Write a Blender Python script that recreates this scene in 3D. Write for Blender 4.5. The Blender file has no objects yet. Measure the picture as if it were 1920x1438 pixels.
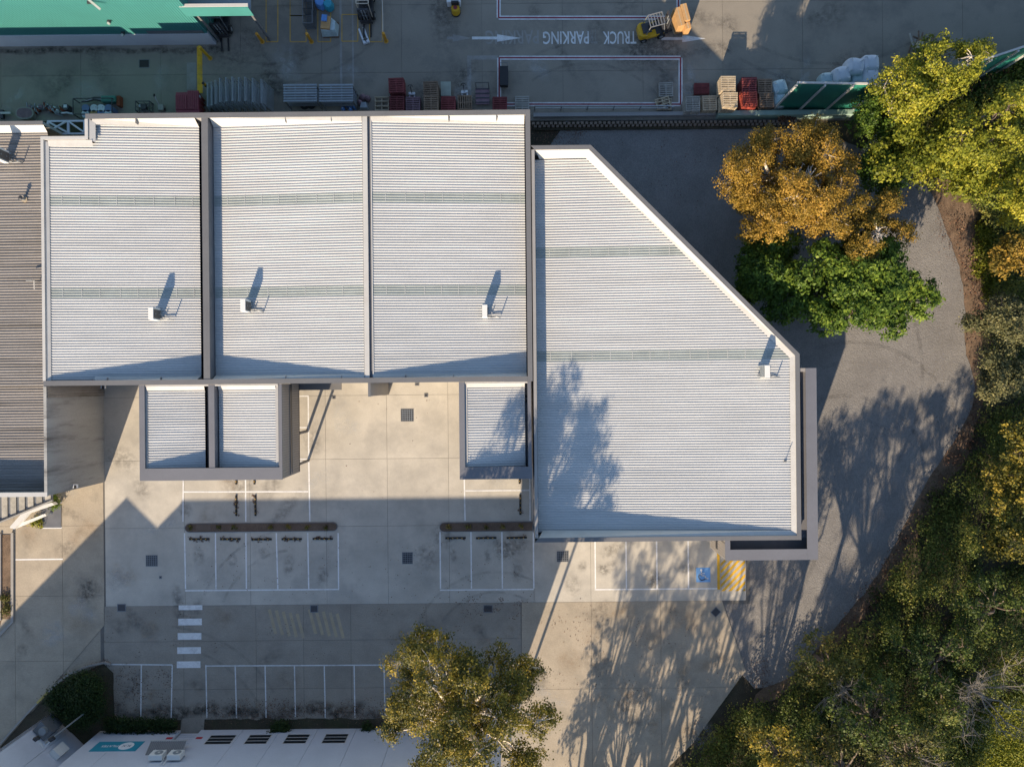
import bpy, math, random
import numpy as np
from mathutils import Vector, Matrix

# ------------------------------------------------------------------ camera
scene = bpy.context.scene
H = 58.0                      # drone height in metres
F = 1333.0                    # focal length in photo pixels (1920 wide)
TILT = 0.0096                 # the site is turned half a degree against the picture
cam_d = bpy.data.cameras.new('camera')
cam_d.sensor_width = 36.0
cam_d.lens = F / 1920.0 * 36.0
cam_d.clip_start = 0.5
cam_d.clip_end = 2000.0
cam = bpy.data.objects.new('camera', cam_d)
scene.collection.objects.link(cam)
cam.location = (0, 0, H)
cam.rotation_euler = (0, 0, -TILT)
scene.camera = cam

# ------------------------------------------------------------------ light
SUN_EL = math.radians(24.5)
SUN_AZ = math.radians(200.0)  # clockwise from +Y: the sun stands south, a little west
world = bpy.data.worlds.new('World')
scene.world = world
world.use_nodes = True
wn = world.node_tree.nodes
wl = world.node_tree.links
bg = wn['Background']
sky = wn.new('ShaderNodeTexSky')
sky.sky_type = 'NISHITA'
sky.sun_disc = False
sky.sun_elevation = SUN_EL
sky.sun_rotation = SUN_AZ
sky.altitude = 100
sky.air_density = 1.0
sky.dust_density = 0.35
sky.ozone_density = 1.6
wl.new(sky.outputs[0], bg.inputs[0])
bg.inputs[1].default_value = 0.115
sun_d = bpy.data.lights.new('sun', 'SUN')
sun_d.energy = 5.0
sun_d.angle = math.radians(0.55)
sun_d.color = (1.0, 0.82, 0.60)
sun = bpy.data.objects.new('sun', sun_d)
scene.collection.objects.link(sun)
to_sun = Vector((math.sin(SUN_AZ) * math.cos(SUN_EL), math.cos(SUN_AZ) * math.cos(SUN_EL), math.sin(SUN_EL)))
sun.rotation_euler = to_sun.to_track_quat('Z', 'Y').to_euler()
sun.location = to_sun * 80
scene.view_settings.view_transform = 'Standard'
scene.view_settings.look = 'None'
scene.view_settings.gamma = 1.0
scene.view_settings.exposure = 0.82
scene.view_settings.use_curve_mapping = False
scene.render.engine = 'CYCLES'
scene.cycles.use_denoising = True
scene.cycles.max_bounces = 6
scene.cycles.diffuse_bounces = 3
scene.cycles.transmission_bounces = 3
scene.cycles.transparent_max_bounces = 32
scene.cycles.caustics_reflective = False
scene.cycles.caustics_refractive = False

# ------------------------------------------------------------------ helpers
COL = scene.collection
rnd = random.Random(7)
_c, _s = math.cos(TILT), math.sin(TILT)


def P(x, y, h=0.0):
    """photo pixel seen at height h -> site metres"""
    dx, dy = x - 960.0, y - 719.0
    u = dx * _c - dy * _s
    v = dx * _s + dy * _c
    k = (H - h) / F
    return (u * k, -v * k)


def PX(x, y, h=0.0): return P(x, y, h)[0]
def PY(x, y, h=0.0): return P(x, y, h)[1]


def reg(o, label=None, cat=None, group=None, kind=None):
    if label: o['label'] = label
    if cat: o['category'] = cat
    if group: o['group'] = group
    if kind: o['kind'] = kind
    return o


def empty(name, loc, label, cat, group=None, rz=0.0, kind=None):
    o = bpy.data.objects.new(name, None)
    COL.objects.link(o)
    o.location = loc if len(loc) == 3 else (loc[0], loc[1], 0)
    o.rotation_euler = (0, 0, rz)
    o.empty_display_size = 0.3
    return reg(o, label, cat, group, kind)


def copy_tree(o, parent=None):
    c = o.copy()
    COL.objects.link(c)
    c.parent = parent
    for ch in list(o.children):
        copy_tree(ch, c)
    return c


class MB:
    def __init__(self):
        self.v = []; self.f = []

    def poly(self, pts):
        n = len(self.v); self.v += [tuple(p) for p in pts]
        self.f.append(tuple(range(n, n + len(pts)))); return self

    def box(self, x0, y0, z0, x1, y1, z1):
        if x0 > x1: x0, x1 = x1, x0
        if y0 > y1: y0, y1 = y1, y0
        if z0 > z1: z0, z1 = z1, z0
        return self.prism([(x0, y0), (x1, y0), (x1, y1), (x0, y1)], z0, z1)

    def obox(self, cx, cy, cz, sx, sy, sz, rz=0.0, rx=0.0, ry=0.0):
        m = Matrix.Rotation(rz, 3, 'Z') @ Matrix.Rotation(ry, 3, 'Y') @ Matrix.Rotation(rx, 3, 'X')
        n = len(self.v)
        for a in (-.5, .5):
            for b in (-.5, .5):
                for c in (-.5, .5):
                    p = m @ Vector((a * sx, b * sy, c * sz))
                    self.v.append((p.x + cx, p.y + cy, p.z + cz))
        for q in ((0, 1, 3, 2), (4, 6, 7, 5), (0, 4, 5, 1), (2, 3, 7, 6), (0, 2, 6, 4), (1, 5, 7, 3)):
            self.f.append(tuple(n + i for i in q))
        return self

    def prism(self, poly, z0, z1, top=None):
        """poly (counter-clockwise) from z0 up to z1; top: optional other outline at z1"""
        n = len(self.v); k = len(poly); top = top or poly
        self.v += [(p[0], p[1], z0) for p in poly] + [(p[0], p[1], z1) for p in top]
        self.f.append(tuple(n + i for i in reversed(range(k))))
        self.f.append(tuple(n + k + i for i in range(k)))
        for i in range(k):
            j = (i + 1) % k
            self.f.append((n + i, n + j, n + k + j, n + k + i))
        return self

    def tube(self, pts, rad, sides=8, cap=True):
        if not isinstance(rad, (list, tuple)): rad = [rad] * len(pts)
        pts = [Vector(p) for p in pts]
        n0 = len(self.v)
        for i, p in enumerate(pts):
            d = (pts[min(i + 1, len(pts) - 1)] - pts[max(i - 1, 0)])
            if d.length < 1e-6: d = Vector((0, 0, 1))
            d.normalize()
            a = d.orthogonal().normalized()
            if i:
                a = (pa - d * pa.dot(d))
                a = a.normalized() if a.length > 1e-5 else d.orthogonal().normalized()
            pa = a
            b = d.cross(a)
            for k in range(sides):
                t = 2 * math.pi * k / sides
                q = p + (a * math.cos(t) + b * math.sin(t)) * rad[i]
                self.v.append(tuple(q))
        for i in range(len(pts) - 1):
            for k in range(sides):
                k2 = (k + 1) % sides
                self.f.append((n0 + i * sides + k, n0 + i * sides + k2, n0 + (i + 1) * sides + k2, n0 + (i + 1) * sides + k))
        if cap:
            self.f.append(tuple(n0 + k for k in reversed(range(sides))))
            e = n0 + (len(pts) - 1) * sides
            self.f.append(tuple(e + k for k in range(sides)))
        return self

    def cyl(self, cx, cy, z0, z1, r, sides=20, r1=None):
        p0 = [(cx + r * math.cos(2 * math.pi * k / sides), cy + r * math.sin(2 * math.pi * k / sides)) for k in range(sides)]
        r1 = r if r1 is None else r1
        p1 = [(cx + r1 * math.cos(2 * math.pi * k / sides), cy + r1 * math.sin(2 * math.pi * k / sides)) for k in range(sides)]
        return self.prism(p0, z0, z1, p1)

    def ycyl(self, cx, cy, cz, r, w, axis='y', sides=18):
        d = {'x': Vector((w / 2, 0, 0)), 'y': Vector((0, w / 2, 0))}[axis]
        c = Vector((cx, cy, cz))
        return self.tube([c - d, c + d], r, sides)

    def build(self, name, mat, parent=None, smooth=False, local=False, loc=None, bevel=0.0):
        off = Vector((0, 0, 0))
        if parent is not None and not local:
            off = Vector(parent.location)
            if parent.parent is not None: off = off + Vector(parent.parent.location)
        if loc is not None: off = Vector((loc[0], loc[1], loc[2] if len(loc) > 2 else 0)) if parent is None else off
        me = bpy.data.meshes.new(name)
        me.from_pydata([(a - off.x, b - off.y, c - off.z) for a, b, c in self.v], [], self.f)
        me.materials.append(mat)
        if smooth:
            me.polygons.foreach_set('use_smooth', [True] * len(me.polygons))
        me.update()
        o = bpy.data.objects.new(name, me)
        COL.objects.link(o)
        if parent is not None: o.parent = parent
        elif loc is not None: o.location = off
        if bevel > 0:
            b = o.modifiers.new('bevel', 'BEVEL'); b.width = bevel; b.segments = 2; b.limit_method = 'ANGLE'
        return o


def thing_mesh(mb, name, mat, base, label, cat, group=None, **kw):
    """one-mesh thing with its origin at its base"""
    return reg(mb.build(name, mat, None, loc=base, **kw), label, cat, group)


# ------------------------------------------------------------------ materials
def new_mat(name):
    m = bpy.data.materials.new(name); m.use_nodes = True
    return m, m.node_tree.nodes, m.node_tree.links, m.node_tree.nodes['Principled BSDF']


def vary(c, k): return (min(1, c[0] * k), min(1, c[1] * k), min(1, c[2] * k), 1)


def surf(name, col, rough=0.6, var=0.12, scale=1.5, fine=30.0, fvar=0.06, metal=0.0, bump=0.0, bscale=60.0, rand=0.0, world=True, bdist=.02, dirt=None, dirt_scale=0.6, dirt_amt=0.5, streak=None):
    """base colour broken up by two scales of noise, optional dirt patches, random value per object, fine bump"""
    m, n, l, b = new_mat(name)
    b.inputs['Roughness'].default_value = rough
    b.inputs['Metallic'].default_value = metal
    if world:
        g = n.new('ShaderNodeNewGeometry'); co = g.outputs['Position']
    else:
        g = n.new('ShaderNodeTexCoord'); co = g.outputs['Object']
    if streak:
        mp = n.new('ShaderNodeMapping'); mp.inputs['Scale'].default_value = streak
        l.new(co, mp.inputs[0]); co2 = mp.outputs[0]
    else: co2 = co
    t1 = n.new('ShaderNodeTexNoise'); t1.inputs['Scale'].default_value = scale; t1.inputs['Detail'].default_value = 5; t1.inputs['Roughness'].default_value = .62
    l.new(co2, t1.inputs['Vector'])
    r1 = n.new('ShaderNodeValToRGB')
    r1.color_ramp.elements[0].position = .3; r1.color_ramp.elements[1].position = .72
    r1.color_ramp.elements[0].color = vary(col, 1 - var); r1.color_ramp.elements[1].color = vary(col, 1 + var)
    l.new(t1.outputs[0], r1.inputs[0])
    t2 = n.new('ShaderNodeTexNoise'); t2.inputs['Scale'].default_value = fine; t2.inputs['Detail'].default_value = 3
    l.new(co, t2.inputs['Vector'])
    mr = n.new('ShaderNodeMapRange'); mr.inputs['From Min'].default_value = .3; mr.inputs['From Max'].default_value = .7
    mr.inputs['To Min'].default_value = 1 - fvar; mr.inputs['To Max'].default_value = 1 + fvar
    l.new(t2.outputs[0], mr.inputs[0])
    val = mr.outputs[0]
    if rand:
        oi = n.new('ShaderNodeObjectInfo'); m2 = n.new('ShaderNodeMapRange')
        m2.inputs['To Min'].default_value = 1 - rand; m2.inputs['To Max'].default_value = 1 + rand
        l.new(oi.outputs['Random'], m2.inputs[0])
        mu = n.new('ShaderNodeMath'); mu.operation = 'MULTIPLY'
        l.new(val, mu.inputs[0]); l.new(m2.outputs[0], mu.inputs[1]); val = mu.outputs[0]
    vm = n.new('ShaderNodeVectorMath'); vm.operation = 'SCALE'
    l.new(r1.outputs[0], vm.inputs[0]); l.new(val, vm.inputs['Scale'])
    out = vm.outputs[0]
    if dirt:
        t3 = n.new('ShaderNodeTexNoise'); t3.inputs['Scale'].default_value = dirt_scale; t3.inputs['Detail'].default_value = 8; t3.inputs['Roughness'].default_value = .68
        mp3 = n.new('ShaderNodeMapping'); mp3.inputs['Location'].default_value = (17.3, 5.1, 2.2)
        l.new(co2, mp3.inputs[0]); l.new(mp3.outputs[0], t3.inputs['Vector'])
        m3 = n.new('ShaderNodeMapRange'); m3.inputs['From Min'].default_value = .5; m3.inputs['From Max'].default_value = .72; m3.inputs['To Max'].default_value = dirt_amt
        l.new(t3.outputs[0], m3.inputs[0])
        mx = n.new('ShaderNodeMix'); mx.data_type = 'RGBA'
        l.new(m3.outputs[0], mx.inputs['Factor']); l.new(out, mx.inputs['A']); mx.inputs['B'].default_value = (*dirt, 1)
        out = mx.outputs['Result']
    l.new(out, b.inputs['Base Color'])
    if bump:
        bp = n.new('ShaderNodeBump'); bp.inputs['Strength'].default_value = bump; bp.inputs['Distance'].default_value = bdist
        t4 = n.new('ShaderNodeTexNoise'); t4.inputs['Scale'].default_value = bscale; t4.inputs['Detail'].default_value = 4
        l.new(co, t4.inputs['Vector']); l.new(t4.outputs[0], bp.inputs['Height']); l.new(bp.outputs[0], b.inputs['Normal'])
    return m


def plain(name, col, rough=0.5, metal=0.0, rand=0.0, var=0.1):
    return surf(name, col, rough, var=var, scale=3.0, fine=25, fvar=.05, metal=metal, rand=rand, world=False)


def leaf_mat(name, c0, c1, c2, trans=0.3):
    m = bpy.data.materials.new(name); m.use_nodes = True
    n, l = m.node_tree.nodes, m.node_tree.links
    n.remove(n['Principled BSDF'])
    a = n.new('ShaderNodeAttribute'); a.attribute_name = 'tint'
    r = n.new('ShaderNodeValToRGB')
    r.color_ramp.elements[0].position = .1; r.color_ramp.elements[0].color = (*c0, 1)
    r.color_ramp.elements[1].position = .9; r.color_ramp.elements[1].color = (*c2, 1)
    e = r.color_ramp.elements.new(.5); e.color = (*c1, 1)
    oi = n.new('ShaderNodeObjectInfo'); ad = n.new('ShaderNodeMath'); ad.operation = 'MULTIPLY_ADD'
    ad.inputs[1].default_value = .24; l.new(oi.outputs['Random'], ad.inputs[0]); 
    sb = n.new('ShaderNodeMath'); sb.operation = 'SUBTRACT'; sb.inputs[1].default_value = .12
    l.new(a.outputs['Fac'], ad.inputs[2]); l.new(ad.outputs[0], sb.inputs[0]); l.new(sb.outputs[0], r.inputs[0])
    d = n.new('ShaderNodeBsdfPrincipled'); d.inputs['Roughness'].default_value = .55
    d.inputs['Specular IOR Level'].default_value = .25
    t = n.new('ShaderNodeBsdfTranslucent'); mx = n.new('ShaderNodeMixShader'); mx.inputs[0].default_value = trans
    l.new(r.outputs[0], d.inputs['Base Color']); l.new(r.outputs[0], t.inputs[0])
    l.new(d.outputs[0], mx.inputs[1]); l.new(t.outputs[0], mx.inputs[2])
    l.new(mx.outputs[0], n['Material Output'].inputs[0])
    return m


M = {}
M['conc_new'] = surf('pale_concrete', (.49, .452, .385), .8, var=.15, scale=.4, fine=14, fvar=.06, rand=.035, bump=.15, bscale=90, dirt=(.30, .28, .25), dirt_scale=.3, dirt_amt=.6)
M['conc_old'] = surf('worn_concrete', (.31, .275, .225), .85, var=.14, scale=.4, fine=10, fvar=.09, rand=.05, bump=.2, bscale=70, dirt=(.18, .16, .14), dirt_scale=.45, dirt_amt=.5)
M['conc_drive'] = surf('tan_concrete', (.39, .33, .25), .85, var=.13, scale=.5, fine=9, fvar=.08, rand=.04, bump=.2, bscale=70, dirt=(.17, .16, .13), dirt_scale=.5, dirt_amt=.45)
M['conc_yard'] = surf('yard_concrete', (.255, .225, .18), .85, var=.10, scale=.3, fine=12, fvar=.06, rand=.05, bump=.15, bscale=70, dirt=(.13, .12, .105), dirt_scale=.35, dirt_amt=.65)
M['gravel'] = surf('grey_gravel', (.215, .202, .188), .95, var=.13, scale=.45, fine=14, fvar=.22, bump=.8, bscale=11, bdist=.05, dirt=(.14, .13, .12), dirt_scale=.35, dirt_amt=.5)
M['soil'] = surf('leafy_soil', (.055, .045, .028), .95, var=.35, scale=.8, fine=16, fvar=.4, bump=.8, bscale=14, dirt=(.03, .045, .012), dirt_scale=.3, dirt_amt=.7)
M['mulch'] = surf('bark_mulch', (.17, .115, .075), .95, var=.35, scale=1.2, fine=18, fvar=.4, bump=.8, bscale=20)
M['mulch_bed'] = surf('garden_bed_mulch', (.13, .09, .065), .95, var=.2, scale=1.2, fine=20, fvar=.3, bump=.6, bscale=30)
M['grass'] = surf('short_grass', (.13, .17, .04), .95, var=.3, scale=.7, fine=14, fvar=.3, bump=.6, bscale=30)
M['sub'] = surf('dark_joint', (.15, .14, .125), .95)
M['white_paint'] = surf('white_road_paint', (.78, .77, .75), .6, var=.06, scale=3, fine=12, fvar=.06, dirt=(.4, .38, .35), dirt_scale=1.6, dirt_amt=.55)
M['old_white'] = surf('worn_white_paint', (.66, .66, .645), .7, var=.1, scale=3, fine=10, fvar=.1, dirt=(.36, .34, .31), dirt_scale=1.2, dirt_amt=.7)
M['ghost_paint'] = surf('scrubbed_paint', (.29, .275, .25), .85, var=.1, scale=2, dirt=(.24, .215, .18), dirt_scale=1.0, dirt_amt=.9)
M['red_paint'] = surf('dark_red_paint', (.24, .022, .035), .7, var=.2, scale=3)
M['yellow_paint'] = surf('yellow_paint', (.75, .42, .02), .6, var=.1, scale=2, dirt=(.3, .2, .06), dirt_scale=1.2, dirt_amt=.6)
M['old_yellow'] = surf('worn_yellow_paint', (.55, .32, .06), .8, var=.15, scale=2, dirt=(.3, .23, .13), dirt_scale=1.0, dirt_amt=.75)
M['blue_paint'] = surf('blue_paint', (.16, .36, .68), .7, var=.1, scale=2)
M['roof_white'] = surf('white_roof_steel', (.54, .54, .525), .5, var=.08, scale=.5, fine=6, fvar=.03, dirt=(.45, .44, .41), dirt_scale=.25, dirt_amt=.4, streak=(.35, 2.2, 1))
M['skylight'] = surf('green_grey_rooflight', (.37, .395, .37), .4, var=.12, scale=.8)
M['roof_brown'] = surf('weathered_roof_steel', (.27, .245, .22), .6, var=.2, scale=.5, fine=7, fvar=.08, dirt=(.10, .085, .065), dirt_scale=.5, dirt_amt=.85, streak=(.12, 2.8, 1))
M['flash_white'] = surf('white_flashing', (.52, .505, .475), .55, var=.05, scale=.8, fine=8, fvar=.03, dirt=(.42, .39, .35), dirt_scale=.6, dirt_amt=.45)
M['cap_grey'] = surf('grey_capping', (.148, .147, .15), .55, var=.07, scale=.7, fine=10, fvar=.03)
M['wall_grey'] = surf('grey_wall_panel', (.30, .29, .28), .8, var=.08, scale=.6)
M['cap_annex'] = surf('lilac_grey_capping', (.155, .156, .172), .6, var=.08, scale=.5, fine=10, fvar=.03)
M['clad_grey'] = surf('taupe_cladding', (.30, .275, .25), .6, var=.06, scale=.8)
M['gutter'] = surf('gutter_steel', (.13, .135, .15), .55, var=.15, scale=1)
M['black'] = plain('matt_black', (.02, .02, .022), .6)
M['dark_metal'] = plain('dark_metal', (.06, .06, .065), .5, .3)
M['ac_white'] = plain('ac_casing', (.72, .71, .67), .5, var=.04)
M['ac_grille'] = plain('ac_grille', (.10, .09, .08), .6)
M['precast'] = surf('white_painted_precast', (.54, .56, .61), .8, var=.05, scale=.5, fine=8, fvar=.03, dirt=(.44, .45, .48), dirt_scale=.3, dirt_amt=.3)
M['wall_stain'] = surf('stained_concrete_wall', (.37, .365, .345), .85, var=.14, scale=.9, fine=9, fvar=.06, dirt=(.06, .05, .045), dirt_scale=1.1, dirt_amt=.8, streak=(.3, .75, .10))
M['glass_dark'] = plain('dark_window_glass', (.010, .012, .016), .35)
M['frame_pale'] = plain('pale_frame', (.55, .53, .5), .5)
M['teal_wall'] = surf('teal_cladding', (.05, .22, .205), .6, var=.05, scale=.5, fine=6, fvar=.03)
M['teal_dark'] = surf('green_noise_wall', (.02, .17, .125), .55, var=.12, scale=.5, fine=6, fvar=.05)
M['teal_pale'] = surf('pale_green_upstand', (.30, .42, .36), .7, var=.15, scale=.7)
M['sign_teal'] = plain('sign_teal', (.03, .28, .38), .5, var=.03)
M['sign_white'] = plain('sign_white', (.8, .8, .8), .5, var=.02)
M['sign_red'] = plain('sign_red', (.45, .02, .04), .5)
M['yellow_metal'] = plain('yellow_machine_paint', (.62, .36, .015), .4, rand=.06)
M['orange_post'] = plain('orange_yellow_post', (.6, .28, .02), .5, rand=.05)
M['carton'] = plain('carton_brown', (.47, .27, .11), .8, var=.12)
M['rubber'] = plain('black_rubber', (.018, .018, .018), .8)
M['steel'] = plain('galvanised_steel', (.34, .37, .39), .45, .5, rand=.1)
M['steel_dark'] = plain('dull_steel', (.20, .21, .22), .5, .4, rand=.1)
M['beige_metal'] = plain('beige_machine_paint', (.50, .43, .33), .5)
M['machine_white'] = plain('machine_white', (.66, .68, .70), .5)
M['pal_red'] = plain('red_stained_timber', (.20, .045, .045), .85, rand=.25, var=.3)
M['pal_lit_red'] = plain('sunlit_red_timber', (.42, .075, .05), .8, rand=.1, var=.2)  # red timber again, with the sun on it put into the lighter colour
M['pal_brown'] = plain('brown_timber', (.22, .15, .10), .85, rand=.2, var=.3)
M['pal_pale'] = plain('pale_timber', (.44, .36, .25), .85, rand=.12, var=.25)
M['pal_grey'] = plain('weathered_timber', (.34, .32, .28), .85, rand=.15, var=.25)
M['pal_purple'] = plain('faded_maroon_timber', (.24, .15, .17), .85, rand=.15, var=.25)
M['crate_green'] = plain('green_crate_side', (.06, .2, .16), .7)
M['red_lid'] = plain('maroon_lid', (.27, .05, .07), .6, var=.12)
M['red_rust'] = plain('rust_red', (.24, .06, .025), .8, var=.3)
M['drum_blue'] = plain('blue_drum', (.12, .17, .30), .5, rand=.1)
M['drum_white'] = plain('white_drum', (.55, .58, .6), .5, rand=.1)
M['drum_tan'] = plain('tan_drum', (.36, .22, .08), .6)
M['water_blue'] = plain('blue_plastic', (.10, .25, .55), .35)
M['bag_white'] = plain('white_woven_bag', (.60, .62, .67), .8, var=.08)
M['wrap'] = plain('plastic_wrap', (.42, .53, .55), .3, var=.2)
M['board_pale'] = plain('pale_board', (.40, .44, .36), .7)
M['portal_white'] = surf('portal_white', (.70, .69, .66), .6, var=.04)
M['block'] = surf('retaining_block', (.20, .15, .115), .9, var=.2, scale=2, fine=18, fvar=.15)
M['bark_pale'] = plain('pale_bark', (.66, .58, .48), .8, var=.25)
M['bark_brown'] = plain('brown_bark', (.16, .12, .09), .9, var=.25)
M['bark_dead'] = plain('dead_grey_wood', (.22, .195, .165), .9, var=.2)
M['kerb'] = surf('kerb_concrete', (.33, .31, .28), .85, var=.12, scale=1.0)
M['kerb_yellow'] = surf('yellow_kerb', (.52, .40, .12), .8, var=.15, scale=1.5)
M['litter'] = leaf_mat('fallen_leaves', (.06, .028, .018), (.13, .06, .038), (.24, .14, .08), .05)
M['leaf_gold'] = leaf_mat('golden_leaves', (0.1391, 0.0927, 0.0139), (0.2745, 0.1769, 0.0244), (0.4697, 0.2751, 0.0470), .25)
M['leaf_gold2'] = leaf_mat('olive_gold_leaves', (0.0855, 0.0741, 0.0137), (0.2040, 0.1440, 0.0216), (0.4224, 0.2508, 0.0396), .25)
M['leaf_broad'] = leaf_mat('broad_green_leaves', (0.0416, 0.0831, 0.0119), (0.1187, 0.1875, 0.0225), (0.2612, 0.3300, 0.0412), .3)
M['leaf_lime'] = leaf_mat('lime_green_leaves', (0.0950, 0.1188, 0.0119), (0.2375, 0.2500, 0.0225), (0.4950, 0.4400, 0.0481), .3)
M['leaf_olive'] = leaf_mat('olive_leaves', (0.0513, 0.0627, 0.0160), (0.1500, 0.1440, 0.0312), (0.3300, 0.2508, 0.0594), .25)
M['leaf_euca'] = leaf_mat('eucalypt_leaves', (0.0513, 0.0627, 0.0160), (0.1500, 0.1344, 0.0216), (0.3960, 0.2904, 0.0370), .25)
M['leaf_grey'] = leaf_mat('grey_green_leaves', (0.0492, 0.0568, 0.0273), (0.1265, 0.1265, 0.0517), (0.2530, 0.2277, 0.0949), .25)
M['leaf_under'] = leaf_mat('undergrowth_leaves', (0.0313, 0.0522, 0.0094), (0.1100, 0.1430, 0.0242), (0.2783, 0.2541, 0.0545), .25)
M['leaf_hedge'] = leaf_mat('dark_hedge_leaves', (.012, .028, .006), (.030, .055, .010), (.06, .09, .018), .2)

# ------------------------------------------------------------------ ground
ground = MB().poly([(-400, -400, -.12), (400, -400, -.12), (400, 400, -.12), (-400, 400, -.12)]).build('ground', M['soil'])
reg(ground, 'dark leafy soil under the trees and bushes', kind='structure')


def jag(pts, seg=.8, amp=.12, seed=1):
    r = random.Random(seed); out = []
    for i in range(len(pts)):
        a, b = Vector(pts[i]), Vector(pts[(i + 1) % len(pts)])
        n = max(1, int((b - a).length / seg))
        for k in range(n):
            p = a.lerp(b, k / n)
            out.append((p.x + r.uniform(-amp, amp), p.y + r.uniform(-amp, amp)))
    return out


def smooth_poly(pts, it=2):
    for _ in range(it):
        q = []
        for i in range(len(pts)):
            a, b = pts[i], pts[(i + 1) % len(pts)]
            q += [(a[0] * .75 + b[0] * .25, a[1] * .75 + b[1] * .25), (a[0] * .25 + b[0] * .75, a[1] * .25 + b[1] * .75)]
        pts = q
    return pts


def sheet(name, px, z, mat, label, jitter=.1, seed=1, smooth=1, kind='structure'):
    pts = [P(*p) for p in px]
    if smooth: pts = smooth_poly(pts, smooth)
    pts = jag(pts, .6, jitter, seed)
    return reg(MB().poly([(a, b, z) for a, b in reversed(pts)]).build(name, mat), label, kind=kind)


GRAVEL_PX = [(940, 228), (1420, 230), (1560, 250), (1690, 320), (1745, 350), (1772, 420), (1800, 500), (1812, 570), (1806, 640), (1835, 740), (1800, 815), (1735, 905), (1695, 990), (1640, 1090), (1560, 1185), (1500, 1258), (1440, 1292), (1405, 1288), (1300, 1150), (1300, 1000), (940, 1000)]
sheet('gravel_driveway', GRAVEL_PX, -.05, M['gravel'], 'grey gravel driveway curving round the white roofed warehouse', .07, 2)
sheet('mulch_bank', [(1700, 300), (1790, 330), (1838, 420), (1850, 520), (1838, 620), (1850, 720), (1820, 850), (1740, 960), (1680, 1080), (1600, 1180), (1530, 1260), (1440, 1320), (1400, 1310), (1600, 1120), (1740, 860), (1780, 620), (1740, 420)], -.08, M['mulch'], 'brown bark mulch bank along the gravel edge', .25, 3)
sheet('grass_patch', [(1830, 1330), (1960, 1290), (1990, 1500), (1800, 1500), (1790, 1420)], -.085, M['grass'], 'short green grass in the corner beside the bare tree', .3, 4)


def clip_convex(poly, clip):
    """Sutherland-Hodgman, clip is a counter-clockwise convex outline"""
    out = poly
    for i in range(len(clip)):
        ax, ay = clip[i]; bx, by = clip[(i + 1) % len(clip)]
        inp = out; out = []
        for j in range(len(inp)):
            p, q = inp[j], inp[(j + 1) % len(inp)]
            dp = (bx - ax) * (p[1] - ay) - (by - ay) * (p[0] - ax)
            dq = (bx - ax) * (q[1] - ay) - (by - ay) * (q[0] - ax)
            if dp >= 0: out.append(p)
            if (dp >= 0) != (dq >= 0):
                t = dp / (dp - dq)
                out.append((p[0] + (q[0] - p[0]) * t, p[1] + (q[1] - p[1]) * t))
        if len(out) < 3: return []
    return out


_bed = [0]


def paving(name, label, xs, ys, mat, clip_px=None, gap=.02, z=0.0):
    _bed[0] += 1
    root = empty(name, (0, 0, 0), label, None, kind='structure')
    clip = None
    if clip_px:
        clip = [P(*p) for p in clip_px]
        a = sum(clip[i][0] * clip[(i + 1) % len(clip)][1] - clip[(i + 1) % len(clip)][0] * clip[i][1] for i in range(len(clip)))
        if a < 0: clip.reverse()
    yref = (ys[0] + ys[-1]) / 2; xref = (xs[0] + xs[-1]) / 2
    X = [PX(x, yref) for x in xs]; Y = [PY(xref, y) for y in ys]
    g = gap / 2
    for i in range(len(X) - 1):
        for j in range(len(Y) - 1):
            q = [(X[i] + g, Y[j + 1] + g), (X[i + 1] - g, Y[j + 1] + g), (X[i + 1] - g, Y[j] - g), (X[i] + g, Y[j] - g)]
            if clip: q = clip_convex(q, clip)
            if len(q) < 3: continue
            MB().prism(q, z - .1, z).build('slab', mat, root)
    e = .3
    xa, xb, ya, yb = X[0] - e, X[-1] + e, Y[-1] - e, Y[0] + e
    q = [(xa, ya), (xb, ya), (xb, yb), (xa, yb)]
    if clip: q = clip_convex(q, clip)
    MB().poly([(a, b, z - .02 - .002 * _bed[0]) for a, b in q]).build('joint_bed', M['sub'], root)
    return root


court = paving('concrete_courtyard', 'pale concrete courtyard slabs in front of the white roofed units', [196, 345, 468, 611, 726, 841, 1000], [640, 742, 861, 987, 1133], M['conc_new'])
fore = paving('concrete_forecourt', 'pale concrete parking slabs in front of the right warehouse', [1000, 1107, 1232, 1351, 1398], [880, 1000, 1127.2], M['conc_new'])
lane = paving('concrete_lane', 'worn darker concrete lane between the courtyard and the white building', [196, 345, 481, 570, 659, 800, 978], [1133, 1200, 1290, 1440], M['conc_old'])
drive = paving('concrete_driveway', 'tan concrete driveway left of the courtyard', [-200, -60, 28, 118, 196], [880, 987, 1118, 1240, 1440], M['conc_drive'], [(-200, 1480), (-200, 880), (196, 880), (196, 1182), (100, 1290), (0, 1400), (-60, 1470)])
apron = paving('concrete_apron', 'sunlit concrete apron beside the gravel driveway, streaked with tree shadows', [978, 1110, 1240, 1420], [1127.2, 1290, 1470], M['conc_drive'], [(978, 1120), (1352, 1120), (1408, 1286), (1300, 1392), (1240, 1475), (978, 1475)])
yard = paving('concrete_yard', 'grey concrete truck yard behind the white roofed units', [-200, 0, 150, 300, 450, 602, 752, 903, 1054, 1204, 1354, 1504, 1654, 1804, 2050], [-260, -120, 8, 135, 228], M['conc_yard'],
               [(-200, -260), (2050, -260), (2050, 60), (1640, 226), (-200, 228)])
# lower-left continuation of the drive (turning head beside the corner building)
sheet('driveway_corner', [(28, 1160), (196, 1170), (215, 1215), (215, 1300), (75, 1340), (-20, 1420), (-160, 1560), (-260, 1300)], -.045, M['conc_drive'], 'tan concrete driveway corner running past the planted kerb', .02, 5, smooth=0)


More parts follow.
